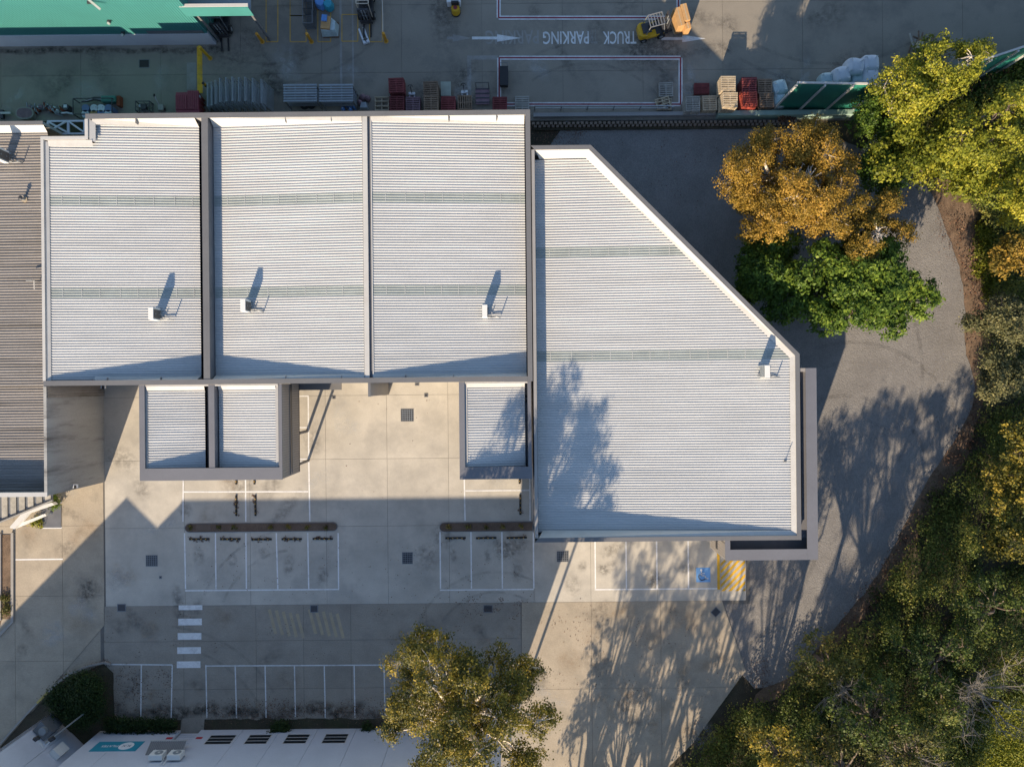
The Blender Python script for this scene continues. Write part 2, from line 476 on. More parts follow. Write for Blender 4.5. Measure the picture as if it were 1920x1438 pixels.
def stripe(parent, pts, w, mat, name, z=.004):
    """painted line along photo-pixel points, w metres wide"""
    q = [Vector(P(*p)) for p in pts]
    mb = MB()
    for a, b in zip(q, q[1:]):
        d = (b - a).normalized(); n = Vector((-d.y, d.x)) * w / 2
        mb.poly([(a.x + n.x, a.y + n.y, z), (a.x - n.x, a.y - n.y, z), (b.x - n.x, b.y - n.y, z), (b.x + n.x, b.y + n.y, z)])
    return mb.build(name, mat, parent)


def paint_rect(parent, x0, y0, x1, y1, mat, name, z=.004):
    a, b = P(x0, y0), P(x1, y1)
    return MB().poly([(a[0], b[1], z), (b[0], b[1], z), (b[0], a[1], z), (a[0], a[1], z)]).build(name, mat, parent)


LW = .11
WP = M['white_paint']
# five-bay row
for x0, x1 in ((346, 348), (404, 405), (461, 462), (518, 521), (577, 579), (634, 635)):
    stripe(court, [(x0, 999), (x1, 1104)], LW, WP, 'bay_line')
stripe(court, [(347, 1107), (636, 1104.5)], LW, WP, 'bay_line', .008)
# three-bay row
for x in (825, 883, 941, 1000):
    stripe(court, [(x, 997), (x + 1, 1103)], LW, WP, 'bay_line')
stripe(court, [(825, 1106), (1001, 1104.5)], LW, WP, 'bay_line', .008)
# bays under the left office block
stripe(court, [(344, 860), (343, 978)], LW, WP, 'bay_line')
stripe(court, [(460, 862), (461, 978)], LW, WP, 'bay_line')
stripe(court, [(579, 866), (581, 978)], LW, WP, 'bay_line')
stripe(court, [(400, 922), (578, 921.5)], LW, WP, 'bay_line', .008)
stripe(court, [(343, 922), (400, 922)], LW, WP, 'bay_line', .008)
stripe(court, [(578, 743), (579, 860)], LW, WP, 'bay_line')
for y in (743, 802, 861, 866):
    stripe(court, [(480, y), (579, y - .5)], LW, WP, 'bay_line', .008)
# bays by the right office block
stripe(court, [(870, 870), (872, 976)], LW, WP, 'bay_line')
stripe(court, [(872, 920), (994, 919)], LW, WP, 'bay_line', .008)
stripe(court, [(993, 880), (994, 976)], LW, WP, 'bay_line')
# bays in front of the right unit
for x in (1115.5, 1173.5, 1231, 1290):
    stripe(fore, [(x, 1000), (x + 1, 1103)], LW, WP, 'bay_line')
stripe(fore, [(1115, 1105), (1346, 1103)], LW, WP, 'bay_line', .008)
# lane bays
for x0, x1 in ((265, 264), (323, 321), (386, 388), (441, 443.5), (497, 499), (552, 554), (608, 610), (664, 665.5), (720, 722)):
    stripe(lane, [(x0, 1246), (x1, 1345)], .10, M['old_white'], 'bay_line')
stripe(lane, [(208, 1245), (323, 1246)], .10, M['old_white'], 'bay_line', .008)
stripe(lane, [(386, 1248), (760, 1246)], .10, M['old_white'], 'bay_line', .008)
for k, y in enumerate((1139, 1165, 1192, 1218.5, 1245)):
    dx = -k * .9
    paint_rect(lane if k else court, 335 + dx, y - (5.5 if k else 4.5), 379.5 + dx, y + (6.5 if k else 4), M['white_paint'], 'crossing_bar')
stripe(drive, [(29, 1049), (118, 1048)], .10, WP, 'bay_line')
paint_rect(drive, 78, 988, 116, 990.5, WP, 'bay_line')
# faded yellow bars in the lane
for k in range(5):
    for x in (505, 580):
        stripe(lane, [(x + k * 13, 1142 + k * 2), (x + 12 + k * 13, 1188 + k * 2)], .25, surf('ghost_yellow', (.40, .33, .22), .85, dirt=(.36, .31, .25), dirt_scale=1.2, dirt_amt=1) if (k == 0 and x == 505) else bpy.data.materials['ghost_yellow'], 'faded_bar')

# accessible bay symbol
paint_rect(fore, 1305, 1064, 1332, 1091, M['blue_paint'], 'blue_square', .005)
cx, cy = P(1318.5, 1077); u = 27 / 23.0 / 27


def sym(pts, w):
    q = [(cx + (a - 13.5) * u, cy - (b - 13.5) * u) for a, b in pts]
    mb = MB()
    for a, b in zip(q, q[1:]):
        a, b = Vector(a), Vector(b); d = (b - a).normalized(); n = Vector((-d.y, d.x)) * w / 2; e = d * w / 2
        a, b = a - e, b + e
        mb.poly([(a.x + n.x, a.y + n.y, .009), (a.x - n.x, a.y - n.y, .009), (b.x - n.x, b.y - n.y, .009), (b.x + n.x, b.y + n.y, .009)])
    return mb


wheel = [(11.5 + 6.3 * math.cos(t), 17.5 + 6.3 * math.sin(t)) for t in [math.radians(a) for a in range(-5, 236, 12)]]
sm = sym(wheel, .07)
s2 = sym([(10, 7.5), (10.6, 15.5), (16.5, 15.5), (19.5, 22), (22, 20.8)], .075)
s3 = sym([(10.4, 11), (15.5, 11)], .06)
for extra in (s2, s3):
    n0 = len(sm.v); sm.v += [(a, b, c + .0015) for a, b, c in extra.v]; sm.f += [tuple(i + n0 for i in f) for f in extra.f]
sm.cyl(cx + (9.8 - 13.5) * u, cy - (5 - 13.5) * u, .009, .0115, .085, 14)
sm.build('wheelchair_symbol', WP, fore)
paint_rect(fore, 1344.3, 1036, 1350, 1105, M['yellow_paint'], 'yellow_edge_line', .010)
for k in range(8):                                # diagonal hatch, clipped to its rectangle
    x0 = 1300 + k * 13
    q = [(x0, 1108), (x0 + 6, 1108), (x0 + 64, 1049), (x0 + 58, 1049)]
    a = P(1351, 1108); b = P(1397, 1049)
    pts = clip_convex([P(*p) for p in q], [(a[0], a[1]), (b[0], a[1]), (b[0], b[1]), (a[0], b[1])])
    if len(pts) > 2: MB().poly([(x, y, .006) for x, y in pts]).build('hatch_bar', M['yellow_paint'], fore)

# truck-yard markings


def truck_bay(x0, y0, x1, y1, sides):
    for s in sides:
        a, b = {'l': ((x0, y0), (x0, y1)), 'r': ((x1, y0), (x1, y1)), 't': ((x0, y0), (x1, y0)), 'b': ((x0, y1), (x1, y1))}[s]
        zo = .004 if s in 'lr' else .006
        stripe(yard, [a, b], .33, M['old_white'], 'bay_line', zo)
        stripe(yard, [a, b], .12, M['red_paint'], 'red_bay_line', zo + .004)


truck_bay(935, -80, 1272, 34, 'lb')
stripe(yard, [(1272, -80), (1272, 20)], .33, M['old_white'], 'bay_line', .004)
stripe(yard, [(1272, -80), (1272, 20)], .12, M['red_paint'], 'red_bay_line', .008)
truck_bay(936, 109, 1276, 196, 'ltrb')
for x0, x1, y0, y1, top in ((499, 521, -20, 79, 0), (544, 574, 30, 79, 1), (544, 574, -40, 30, 0), (596, 620, -20, 79, 0), (641, 671, 28, 78, 1), (693, 717, -20, 79, 0)):
    stripe(yard, [(x0, y0), (x0, y1)], .08, M['old_yellow'], 'yellow_bay_line', .004)
    stripe(yard, [(x1, y0), (x1, y1)], .08, M['old_yellow'], 'yellow_bay_line', .004)
    stripe(yard, [(x0, y1), (x1, y1)], .08, M['old_yellow'], 'yellow_bay_line', .007)
    if top: stripe(yard, [(x0, y0), (x1, y0)], .08, M['old_yellow'], 'yellow_bay_line', .007)
paint_rect(yard, 636, -40, 642, 165, M['ghost_paint'], 'scrubbed_line', .002)
paint_rect(yard, 659, -40, 664, 165, M['ghost_paint'], 'scrubbed_line', .002)
paint_rect(yard, 876, 107, 884, 190, M['ghost_paint'], 'scrubbed_line', .002)
paint_rect(yard, 876, 105, 934, 112, M['ghost_paint'], 'scrubbed_line', .0025)
paint_rect(yard, 350, 118, 368, 168, M['ghost_paint'], 'scrubbed_patch', .002)


def arrow(x0, xm, x1, y, mat, hw=7, sw=2.6, z=.005):
    q = [(x0, y - sw), (xm, y - sw), (xm, y - hw), (x1, y), (xm, y + hw), (xm, y + sw), (x0, y + sw)]
    MB().poly([(*P(*p), z) for p in reversed(q)]).build('painted_arrow', mat, yard)


arrow(885, 932, 976, 72, M['old_white'])
arrow(1240, 1279, 1323, 73, M['old_white'])
arrow(838, 849, 884, 72, M['ghost_paint'], z=.0035)


def text_mesh(body, mat, size_x, size_y, name, parent, matrix, extrude=0.0, bold=0.0):
    cu = bpy.data.curves.new(name, 'FONT'); cu.body = body; cu.align_x = 'LEFT'; cu.extrude = extrude; cu.offset = bold
    cu.resolution_u = 3
    o = bpy.data.objects.new(name, cu); COL.objects.link(o)
    bpy.context.view_layer.update()
    me = bpy.data.meshes.new_from_object(o.evaluated_get(bpy.context.evaluated_depsgraph_get()))
    bpy.data.objects.remove(o); bpy.data.curves.remove(cu)
    co = np.empty(len(me.vertices) * 3); me.vertices.foreach_get('co', co); co = co.reshape(-1, 3)
    mn, mx = co.min(0), co.max(0)
    co[:, 0] = (co[:, 0] - mn[0]) / (mx[0] - mn[0]) * size_x
    co[:, 1] = (co[:, 1] - mn[1]) / (mx[1] - mn[1]) * size_y
    me.vertices.foreach_set('co', co.ravel()); me.materials.clear(); me.materials.append(mat)
    me.name = name
    me.transform(matrix)
    ob = bpy.data.objects.new(name, me); COL.objects.link(ob)
    if parent:
        ob.parent = parent
        me.transform(Matrix.Translation(-Vector(parent.location)))
    return ob


def road_text(body, xr, yt, wpx, hpx, mat, z=.005):
    x, y = P(xr, yt)
    text_mesh(body, mat, wpx / 23.0, hpx / 23.0, 'painted_word', yard, Matrix.Translation((x, y, z)) @ Matrix.Rotation(math.pi, 4, 'Z'), bold=.012)


road_text('TRUCK', 1193, 59, 63, 24, M['old_white'])
road_text('PARKING', 1104, 59, 86, 24, M['old_white'])
road_text('TRUCK', 1120, 57, 40, 26, M['ghost_paint'], .003)
road_text('PARKING', 1010, 57, 100, 26, M['ghost_paint'], .003)

# ------------------------------------------------------------------ ribbed roof sheets
PITCH = .188


def rib_rows(ya, yb, pitch=PITCH):
    n = max(1, int(round((yb - ya) / pitch))); p = (yb - ya) / n
    return n, p


def ribbed(ya, yb, xl, xr, zf, mat, parent, name='roof_sheet', skip=(), only=None, h=.040, pitch=PITCH, lift=0.0):
    """trapezoidal steel sheet, ribs along X; xl/xr give the ends at a given y, zf the height at a given x"""
    n, p = rib_rows(ya, yb, pitch)
    prof = [(0, 0), (.30 * p, 0), (.40 * p, h), (.74 * p, h), (.82 * p, 0), (p, 0)]
    mb = MB(); rr = random.Random(int(abs(ya * 31) + abs(yb * 17)))
    for i in range(n):
        if i in skip or (only is not None and i not in only): continue
        b = len(mb.v); w0 = max(.5, xr(ya + i * p) - xl(ya + i * p)); ns = max(2, int(w0 / 2.4))
        wob = [rr.gauss(0, 1) for _ in range(ns + 1)]
        for dy, dz in prof:
            y = ya + i * p + dy
            x0, x1 = xl(y), xr(y)
            for k in range(ns + 1):
                x = x0 + (x1 - x0) * k / ns
                e = 0 if dy in (0, p) else wob[k]
                mb.v.append((x, y + e * .0022, zf(x) + dz * (1 + e * .05) + lift))
        for r_ in range(len(prof) - 1):
            for k in range(ns):
                q = b + r_ * (ns + 1) + k
                mb.f.append((q, q + 1, q + ns + 2, q + ns + 1))
    return mb.build(name, mat, parent)


def rooflights(parent, ya, yb, bands, xl, xr, zf, step=1.4):
    """rows of translucent sheets in the roof; returns the rows they take"""
    n, p = rib_rows(ya, yb); taken = []
    for yc in bands:
        i0 = int(round((yc - ya) / p)) - 2
        rows = list(range(i0, i0 + 4)); taken += rows
        s = ribbed(ya, yb, xl, xr, zf, M['skylight'], parent, 'rooflight', only=rows, h=.036)
        y0 = ya + i0 * p; y1 = y0 + 4 * p
        x = xl(y0) + step * .7
        while x < min(xr(y0), xr(y1)) - .2:
            MB().box(x - .014, y0 + .03, zf(x) + .015, x + .014, y1 - .03, zf(x) + .044).build('lap_strip', M['roof_white'], s)
            x += step * rnd.uniform(.85, 1.1)
    return taken


def wall_box(mb, ax, ay, bx, by, z0, z1, th=.2):
    """upright wall from a to b, thickness to the left of a->b"""
    d = Vector((bx - ax, by - ay)).normalized(); n = Vector((-d.y, d.x)) * th
    return mb.prism([(ax, ay), (bx, by), (bx + n.x, by + n.y), (ax + n.x, ay + n.y)], z0, z1)


HM = 7.5


def QX(x, y=466): return PX(x, y, HM)
def QY(y, x=540): return PY(x, y, HM)


# ------------------------------------------------------------------ main warehouse (three bays and two office blocks)
X0, X1, X2, X3 = QX(80), QX(386), QX(690.5), QX(995)
Y0, Y1 = QY(718), QY(212)
XN, YN = QX(161, 240), QY(257, 120)           # notch at the top left
main = empty('warehouse', ((X0 + X3) / 2, (Y0 + Y1) / 2, 0), 'long white ribbed roof warehouse of three bays with two office blocks', 'warehouse')
TH = .22
walls = [((X0, Y0), (X1, Y0)), ((X1, Y0), (X2, Y0)), ((X2, Y0), (X3, Y0)), ((X3, Y0), (X3, Y1)), ((X3, Y1), (XN, Y1)), ((XN, Y1), (XN, YN)), ((XN, YN), (X0, YN)), ((X0, YN), (X0, Y0))]
for a, b in walls:
    wall_box(MB(), *a, *b, -.1, HM, TH).build('wall', M['wall_grey'], main)


def cap(parent, x0, y0, x1, y1, z, mat=None, name='parapet_cap', t=.05):
    return MB().box(x0, y0, z, x1, y1, z + t).build(name, mat or M['cap_grey'], parent)


CW = .31
cap(main, X0, Y0 - .05, X3 - .30, Y0 + CW, HM + .003)
cap(main, XN, Y1 - CW, X3 - .30, Y1 + .05, HM + .003)
cap(main, X3 - .295, Y0 - .05, X3 + .05, Y1 + .05, HM + .003)
cap(main, X0 - .05, Y0 + CW + .004, X0 + .16, YN - .2, HM + .003, M['flash_white'])
cap(main, X0 - .05, YN - .196, XN - .06, YN + .03, HM + .003, M['flash_white'])
cap(main, XN - .056, YN - .196, XN + .17, Y1 - CW - .004, HM + .003, M['flash_white'])
# aprons inside the parapets
ZH, ZL = HM - .17, HM - .86


def apron_x(parent, x0, x1, y, z_a, z_b, w, s):
    """sloping white flashing along X against a wall at y, going w towards s"""
    MB().poly([(x0, y, HM - .02), (x1, y, HM - .02), (x1, y + s * w, z_b + .06), (x0, y + s * w, z_a + .06)][::-s]).build('flashing', M['flash_white'], parent)


def bay(x0, x1, zl, zr, ya, yb, lights, parent, notch=None):
    xl = (lambda y: x0) if notch is None else (lambda y: x0 if y < notch[1] else notch[0])
    xr = lambda y: x1
    zf = lambda x: zl + (zr - zl) * (x - x0) / (x1 - x0)
    taken = rooflights(parent, ya, yb, lights, xl, xr, zf) if lights else []
    ribbed(ya, yb, xl, xr, zf, M['roof_white'], parent, skip=taken)
    return zf


YA, YB = Y0 + .32, Y1 - .34
L1, L2 = QY(545.5, 540), QY(371, 540)
n_rows, p_row = rib_rows(YA, YB)
b1 = bay(PX(91, 466, ZH), PX(375.5, 466, ZL), ZH, ZL, YA, YB, [L1, L2], main, (QX(172, 240), YN - .38))
b2 = bay(PX(403, 466, ZL), PX(681, 466, ZH), ZL, ZH, YA, YB, [L1, L2], main)
b3 = bay(PX(698, 466, ZH), PX(985, 466, ZL), ZH, ZL, YA, YB, [L1, L2], main)
for (xa, xb, za, zb) in ((QX(172, 240), PX(375.5, 466, ZL), ZH, ZL), (PX(403, 466, ZL), PX(681, 466, ZH), ZL, ZH), (PX(698, 466, ZH), PX(985, 466, ZL), ZH, ZL)):
    apron_x(main, xa, xb, Y1 - TH - .01, za, zb, .42, -1)
    MB().poly([(xa, Y0 + TH + .01, HM - .02), (xb, Y0 + TH + .01, HM - .02), (xb, Y0 + TH + .36, zb + .07), (xa, Y0 + TH + .36, za + .07)]).build('flashing', M['flash_white'], main)
MB().poly([(QX(91), YN - TH - .01, HM - .02), (QX(172, 240), YN - TH - .01, HM - .02), (QX(172, 240), YN - TH - .42, ZH + .06), (QX(91), YN - TH - .42, ZH + .06)][::-1]).build('flashing', M['flash_white'], main)
MB().poly([(XN + TH + .01, YN - .2, HM - .02), (XN + TH + .01, Y1 - .3, HM - .02), (XN + .62, Y1 - .5, ZH + .06), (XN + .62, YN - .4, ZH + .06)][::-1]).build('flashing', M['flash_white'], main)
MB().poly([(X0 + TH, Y0 + .3, HM - .03), (X0 + TH, YN - .3, HM - .03), (X0 + .45, YN - .3, ZH + .06), (X0 + .45, Y0 + .3, ZH + .06)][::-1]).build('flashing', M['flash_white'], main)
# ridge wall between second and third bay
MB().box(QX(684), Y0 + TH, ZH - .3, QX(690.3), Y1 - TH, HM - .03).build('ridge_wall', M['flash_white'], main)
MB().box(QX(690.4), Y0 + TH, ZH - .3, QX(696), Y1 - TH, ZH - .02).build('ridge_gutter', M['gutter'], main)
MB().box(QX(681), Y0 + TH, ZH - .3, QX(683.9), Y1 - TH, ZH + .12).build('flashing', M['flash_white'], main)
MB().box(QX(696.1), Y0 + TH, ZH - .3, QX(698), Y1 - TH, ZH + .09).build('flashing', M['flash_white'], main)
# party wall with box gutters between first and second bay
MB().box(QX(381), Y0 + TH, ZL - .6, QX(391.5), Y1 - TH, HM - .02).build('party_wall', M['gutter'], main)  # wall in the dark gutter colour, painting in the shade on its east face
MB().box(QX(380), Y0 + CW + .005, HM - .018, QX(392), Y1 - CW - .005, HM + .03).build('parapet_cap', M['cap_grey'], main)
for xa, xb in ((PX(374.5, 466, ZL), QX(380.9)), (QX(391.6), PX(403.2, 466, ZL))):
    MB().box(xa, Y0 + TH, ZL - .6, xb, Y1 - TH, ZL - .35).build('box_gutter', M['gutter'], main)
MB().box(PX(401.5, 466, ZL), Y0 + TH, ZL - .349, PX(402.9, 466, ZL), Y1 - TH, ZL - .02).build('gutter_side', M['flash_white'], main)
MB().box(QX(985), Y0 + TH, ZL - .6, X3 - TH - .01, Y1 - TH, ZL - .35).build('box_gutter', M['gutter'], main)


def sump(parent, x, y, z=None, s=1):
    """overflow box in a gutter: two dark holes round a bracket"""
    X, Y = QX(x, y), QY(y, x); z = ZL - .345 if z is None else z
    o = MB().box(X - .14, Y + .10, z, X + .14, Y + .26, z + .06).build('sump_hole', M['black'], parent)
    MB().box(X - .14, Y - .26, z, X + .14, Y - .10, z + .06).build('sump_hole', M['black'], parent)
    MB().box(X - .05, Y - .08, z, X + .09, Y + .08, z + .08).build('sump_bracket', M['steel_dark'], o)


for y in (308, 480, 640): sump(main, 396.3, y)
for y in (305, 472, 649): sump(main, 988.8, y)
for x in (253, 534, 620, 840, 930):
    MB().box(QX(x, 220), Y1 - .62, HM - .50, QX(x, 220) + .03, Y1 - TH - .005, HM - .02).build('flashing_joint', M['wall_grey'], main)
for x in (200, 300, 535, 640, 760, 850):
    MB().box(QX(x, 712), Y0 + TH + .005, HM - .25, QX(x, 712) + .03, Y0 + .5, HM - .015).build('flashing_joint', M['gutter'], main)
# fin wall below the ridge
MB().box(QX(688), Y0 - 1.0, 0, QX(692), Y0 - .001, HM - .1).build('fin_wall', M['wall_grey'], main)
MB().box(QX(687.6), Y0 - 1.03, HM - .095, QX(692.4), Y0 - .052, HM + .02).build('parapet_cap', M['cap_grey'], main)
# awning over the door beside the left office block
MB().box(PX(545, 720, 3.2), Y0 - .55, 3.1, PX(640, 720, 3.2), Y0 - .001, 3.25).build('door_awning', M['cap_grey'], main)


# office blocks: an upper storey on posts over parked bays
def office_block(parent, x0, x1, ys, divs, side, zs=3.45):
    """x0,x1,ys: photo px of the roof outline (ys the front edge); divs: roof bays (px x0,x1,zl,zr)"""
    a, b, f = QX(x0, 810), QX(x1, 810), QY(ys, (x0 + x1) / 2)
    t = Y0 - .06
    MB().box(a, f, zs, b, f + .25, HM - .06).build('wall', M['clad_grey'], parent)
    MB().box(a, f + .25, zs, a + .25, t, HM - .06).build('wall', M['clad_grey'], parent)
    MB().box(b - .25, f + .25, zs, b, t, HM - .06).build('wall', M['gutter'], parent)  # dark backing paints in the shade between the cladding seams
    MB().box(a + .25, f + .25, zs, b - .25, t, zs + .2).build('soffit', M['wall_grey'], parent)
    fw = .84
    MB().box(a - .03, f - .03, HM - .055, b + .03, f + fw, HM).build('parapet_cap', M['cap_annex'], parent)
    MB().box(a - .03, f + fw + .003, HM - .055, a + .36, t, HM).build('parapet_cap', M['cap_annex'], parent)
    MB().box(a + .36, t - .12, HM - .9, b - .2, t - .003, HM - .06).build('flashing', M['flash_white'], parent)
    if side: MB().box(b - .18, f + fw + .003, HM - .055, b + .03, t, HM).build('parapet_cap', M['cap_annex'], parent)
    for px0, px1, zl, zr in divs:
        xa, xb = PX(px0, 800, zl), PX(px1, 800, zr)
        ya, yb = f + fw - .06, t - .12
        zf = lambda x: zl + (zr - zl) * (x - xa) / (xb - xa)
        ribbed(ya, yb - .28, lambda y: xa, lambda y: xb, zf, M['roof_white'], parent)
        MB().poly([(xa, yb - .28, zf(xa) + .06), (xb, yb - .28, zf(xb) + .06), (xb, yb, zf(xb) + .16), (xa, yb, zf(xa) + .16)]).build('flashing', M['flash_white'], parent)
        if zl > zr: MB().poly([(xa - .26, ya, HM - .2), (xa + .02, ya, zl + .07), (xa + .02, yb, zl + .07), (xa - .26, yb, HM - .2)]).build('flashing', M['flash_white'], parent)
        else: MB().poly([(xb - .02, ya, zr + .07), (xb + .26, ya, HM - .2), (xb + .26, yb, HM - .2), (xb - .02, yb, zr + .07)]).build('flashing', M['flash_white'], parent)
    for xx in (a + .3, (a + b) / 2, b - .3):
        MB().cyl(xx, f + .5, -.01, zs + .01, .11, 14).build('post', M['cap_grey'], parent)
    return a, b, f, t


ZA, ZB = HM - .22, HM - .62
a, b, f, t = office_block(main, 262, 528, 899.5, [(277, 385, ZA, ZB), (411, 518, ZB, ZA)], True)
xd0, xd1 = QX(391, 800), QX(402, 800)
MB().box(xd0, f + .846, HM - 1.2, xd1, t - .01, HM - .02).build('party_wall', M['cap_annex'], main)
for xa, xb in ((PX(384.5, 800, ZB), xd0 - .004), (xd1 + .004, PX(411.5, 800, ZB))):
    MB().box(xa, f + .846, HM - 1.2, xb, t - .2, HM - 1.0).build('box_gutter', M['gutter'], main)
sump(main, 387.5, 752, HM - .995); sump(main, 406.5, 752, HM - .995)
# vertical-seam cladding and ribbon window on the courtyard side
for z0, z1 in ((3.45, 5.15), (5.78, HM - .06)):
    yy = f + .02; mb = MB()
    while yy < t - .05:
        mb.box(b + .002, yy, z0, b + .035, yy + .15, z1); yy += .182
    mb.build('cladding', M['clad_grey'], main)
MB().box(b + .001, f + .5, 5.17, b + .02, t, 5.76).build('ribbon_window', M['glass_dark'], main)
MB().box(b + .005, f + .02, 5.70, b + .09, t, 5.78).build('window_head', M['cap_grey'], main)
MB().box(b + .002, f + .01, 3.36, b + .05, t, 3.448).build('cladding_trim', M['black'], main)
for yy in (f + 2.9,):
    MB().cyl(b - .35, yy, -.01, 3.46, .12, 14).build('post', M['cap_grey'], main)
a2, bb2, f2, t2 = office_block(main, 862, 996.5, 897.5, [(876, 984.5, ZA, ZB)], False)
MB().box(bb2 - .24, f2 + .846, HM - .9, bb2 - .004, t2, HM + .0).build('party_wall', M['cap_annex'], main)
MB().box(QX(985, 800), f2 + .846, HM - 1.2, bb2 - .25, t2 - .2, HM - 1.0).build('box_gutter', M['gutter'], main)
sump(main, 989.5, 748, HM - .995)

# ------------------------------------------------------------------ right-hand warehouse with the clipped corner
RP = [P(1001.5, 275.5, HM), P(1107, 273, HM), P(1499, 664, HM), P(1500.5, 1011.5, HM), P(1006, 1015.5, HM)]
RX0 = X3 + .12
RY1 = QY(274, 1060); RYB = QY(1013, 1250)
RXC = QX(1107, 273); RX1 = QX(1499.5, 840); RYC = QY(664, 1499)
right = empty('warehouse', ((RX0 + RX1) / 2, (RY1 + RYB) / 2, 0), 'white ribbed roof warehouse with one corner cut off diagonally beside the gravel', 'warehouse')
outline = [(RX0, RYB), (RX1, RYB), (RX1, RYC), (RXC, RY1), (RX0, RY1)]
for i in range(5):
    wall_box(MB(), *outline[i], *outline[(i + 1) % 5], -.1, HM - .03, TH).build('wall', M['wall_grey'], right)


def inset(poly, d):
    out = []
    n = len(poly)
    for i in range(n):
        p0, p1, p2 = Vector(poly[i - 1]), Vector(poly[i]), Vector(poly[(i + 1) % n])
        d1 = (p1 - p0).normalized(); d2 = (p2 - p1).normalized()
        n1 = Vector((-d1.y, d1.x)); n2 = Vector((-d2.y, d2.x))
        b = (n1 + n2) / (1 + n1.dot(n2))
        out.append(p1 + b * d)
    return out


oc = inset(outline, -.05); ic = inset(outline, .26)
for i in range(5):
    j = (i + 1) % 5
    if i == 4: continue
    MB().prism([tuple(oc[i]), tuple(oc[j]), tuple(ic[j]), tuple(ic[i])], HM - .028, HM + .02).build('parapet_cap', M['cap_grey'], right)
ZRL, ZRH = HM - 1.08, HM - .2
rx_l = QX(1022, 640); rx_r = QX(1489, 840)
rzf = lambda x: ZRL + (ZRH - ZRL) * (x - rx_l) / (rx_r - rx_l)
diag = lambda y: RXC + (RX1 - RXC) * (RY1 - y) / (RY1 - RYC)
r_xr = lambda y: min(rx_r, diag(y) - .78)
rx_a = QX(1007, 640)
rya, ryb = RYB + .42, RY1 - .62
taken = rooflights(right, rya, ryb, [QY(664.5, 1250), QY(470, 1150)], lambda y: rx_a, r_xr, rzf, 1.43)
ribbed(rya, ryb, lambda y: rx_a, r_xr, rzf, M['roof_white'], right, skip=taken)
i1 = inset(outline, .225); i2 = inset(outline, .60)
zz = lambda p: rzf(p[0]) + .07
for i in range(4):
    j = i + 1
    p, q, r, s = i1[i], i1[j], i2[j], i2[i]
    if i in (0, 3):
        p = (max(p[0], rx_a), p[1]); q = (max(q[0], rx_a), q[1]); r = (max(r[0], rx_a), r[1]); s = (max(s[0], rx_a), s[1])
    MB().poly([(p[0], p[1], HM - .04), (q[0], q[1], HM - .04), (r[0], r[1], zz(r)), (s[0], s[1], zz(s))]).build('flashing', M['flash_white'], right)
MB().box(X3 + .055, RYB + .3, ZRL - .6, rx_a + .0, RY1 - .3, ZRL - .4).build('box_gutter', M['gutter'], right)
for y in (396, 605, 792, 938): sump(right, 1004.0 + (y - 396) * .004, y, ZRL - .395)

# L-shaped office storey wrapped round the right corner
ax0, ax1 = QX(1361, 1040), QX(1532.5, 900)
ay0, ay1 = QY(1049.5, 1450), QY(690, 1530)
cw = .74
zt = HM - .1
for bx in ((RX1 + .06, ay0, ax1, RYB - .06), ):
    pass
MB().box(ax1 - .25, ay0, 3.6, ax1, ay1, zt).build('office_wall', M['clad_grey'], right)
MB().box(ax0, ay0, 3.6, ax1 - .25, ay0 + .25, zt).build('office_wall', M['clad_grey'], right)
MB().box(ax0, ay0 + .25, 3.6, ax0 + .25, RYB - .06, zt).build('office_wall', M['clad_grey'], right)
MB().box(RX1 + .06, ay1 - .25, 3.6, ax1 - .25, ay1, zt).build('office_wall', M['clad_grey'], right)
MB().box(ax0 + .25, ay0 + .25, 3.6, ax1 - .25, RYB - .06, 3.8).build('soffit', M['wall_grey'], right)
MB().box(ax0 + .25, ay0 + .25, zt - .95, ax1 - .25, RYB - .06, zt - .85).build('office_roof', M['gutter'], right)
MB().box(RX1 + .06, RYB - .05, zt - .95, ax1 - .25, ay1 - .25, zt - .55).build('office_roof', M['cap_annex'], right)
MB().box(RX1 + .25, RYB + 1.5, zt - .548, RX1 + .36, ay1 - 1.0, zt - .50).build('gutter_slot', M['black'], right)
MB().box(ax1 - cw, ay0 - .03, zt, ax1 + .03, ay1, zt + .05).build('parapet_cap', M['cap_annex'], right)
MB().box(ax0 - .03, ay0 - .03, zt, ax1 - cw - .003, ay0 + cw, zt + .05).build('parapet_cap', M['cap_annex'], right)
MB().box(ax0 - .03, ay0 + cw + .003, zt, ax0 + .33, RYB - .06, zt + .05).build('parapet_cap', M['cap_annex'], right)
MB().box(ax0 + .34, RYB - .36, zt - .85, ax0 + .62, RYB - .08, zt - .80).build('sump_hole', M['black'], right)
for z0, z1 in ((3.6, 5.0), (5.6, zt)):
    yy = ay0 + .03; mb = MB()
    while yy < RYB - .3:
        mb.box(ax0 - .035, yy, z0, ax0 - .002, yy + .15, z1); yy += .19
    mb.build('cladding', M['clad_grey'], right)
MB().box(ax0 - .02, ay0 + .3, 5.02, ax0 - .001, RYB - .1, 5.58).build('ribbon_window', M['glass_dark'], right)
for xx, yy in ((ax0 + .3, ay0 + .3), (ax1 - .3, ay0 + .3), (ax1 - .3, ay1 - .4), ((ax0 + ax1) / 2, ay0 + .3), (ax1 - .3, (ay0 + ay1) / 2)):
    MB().cyl(xx, yy, -.05, 3.62, .12, 14).build('post', M['cap_grey'], right)

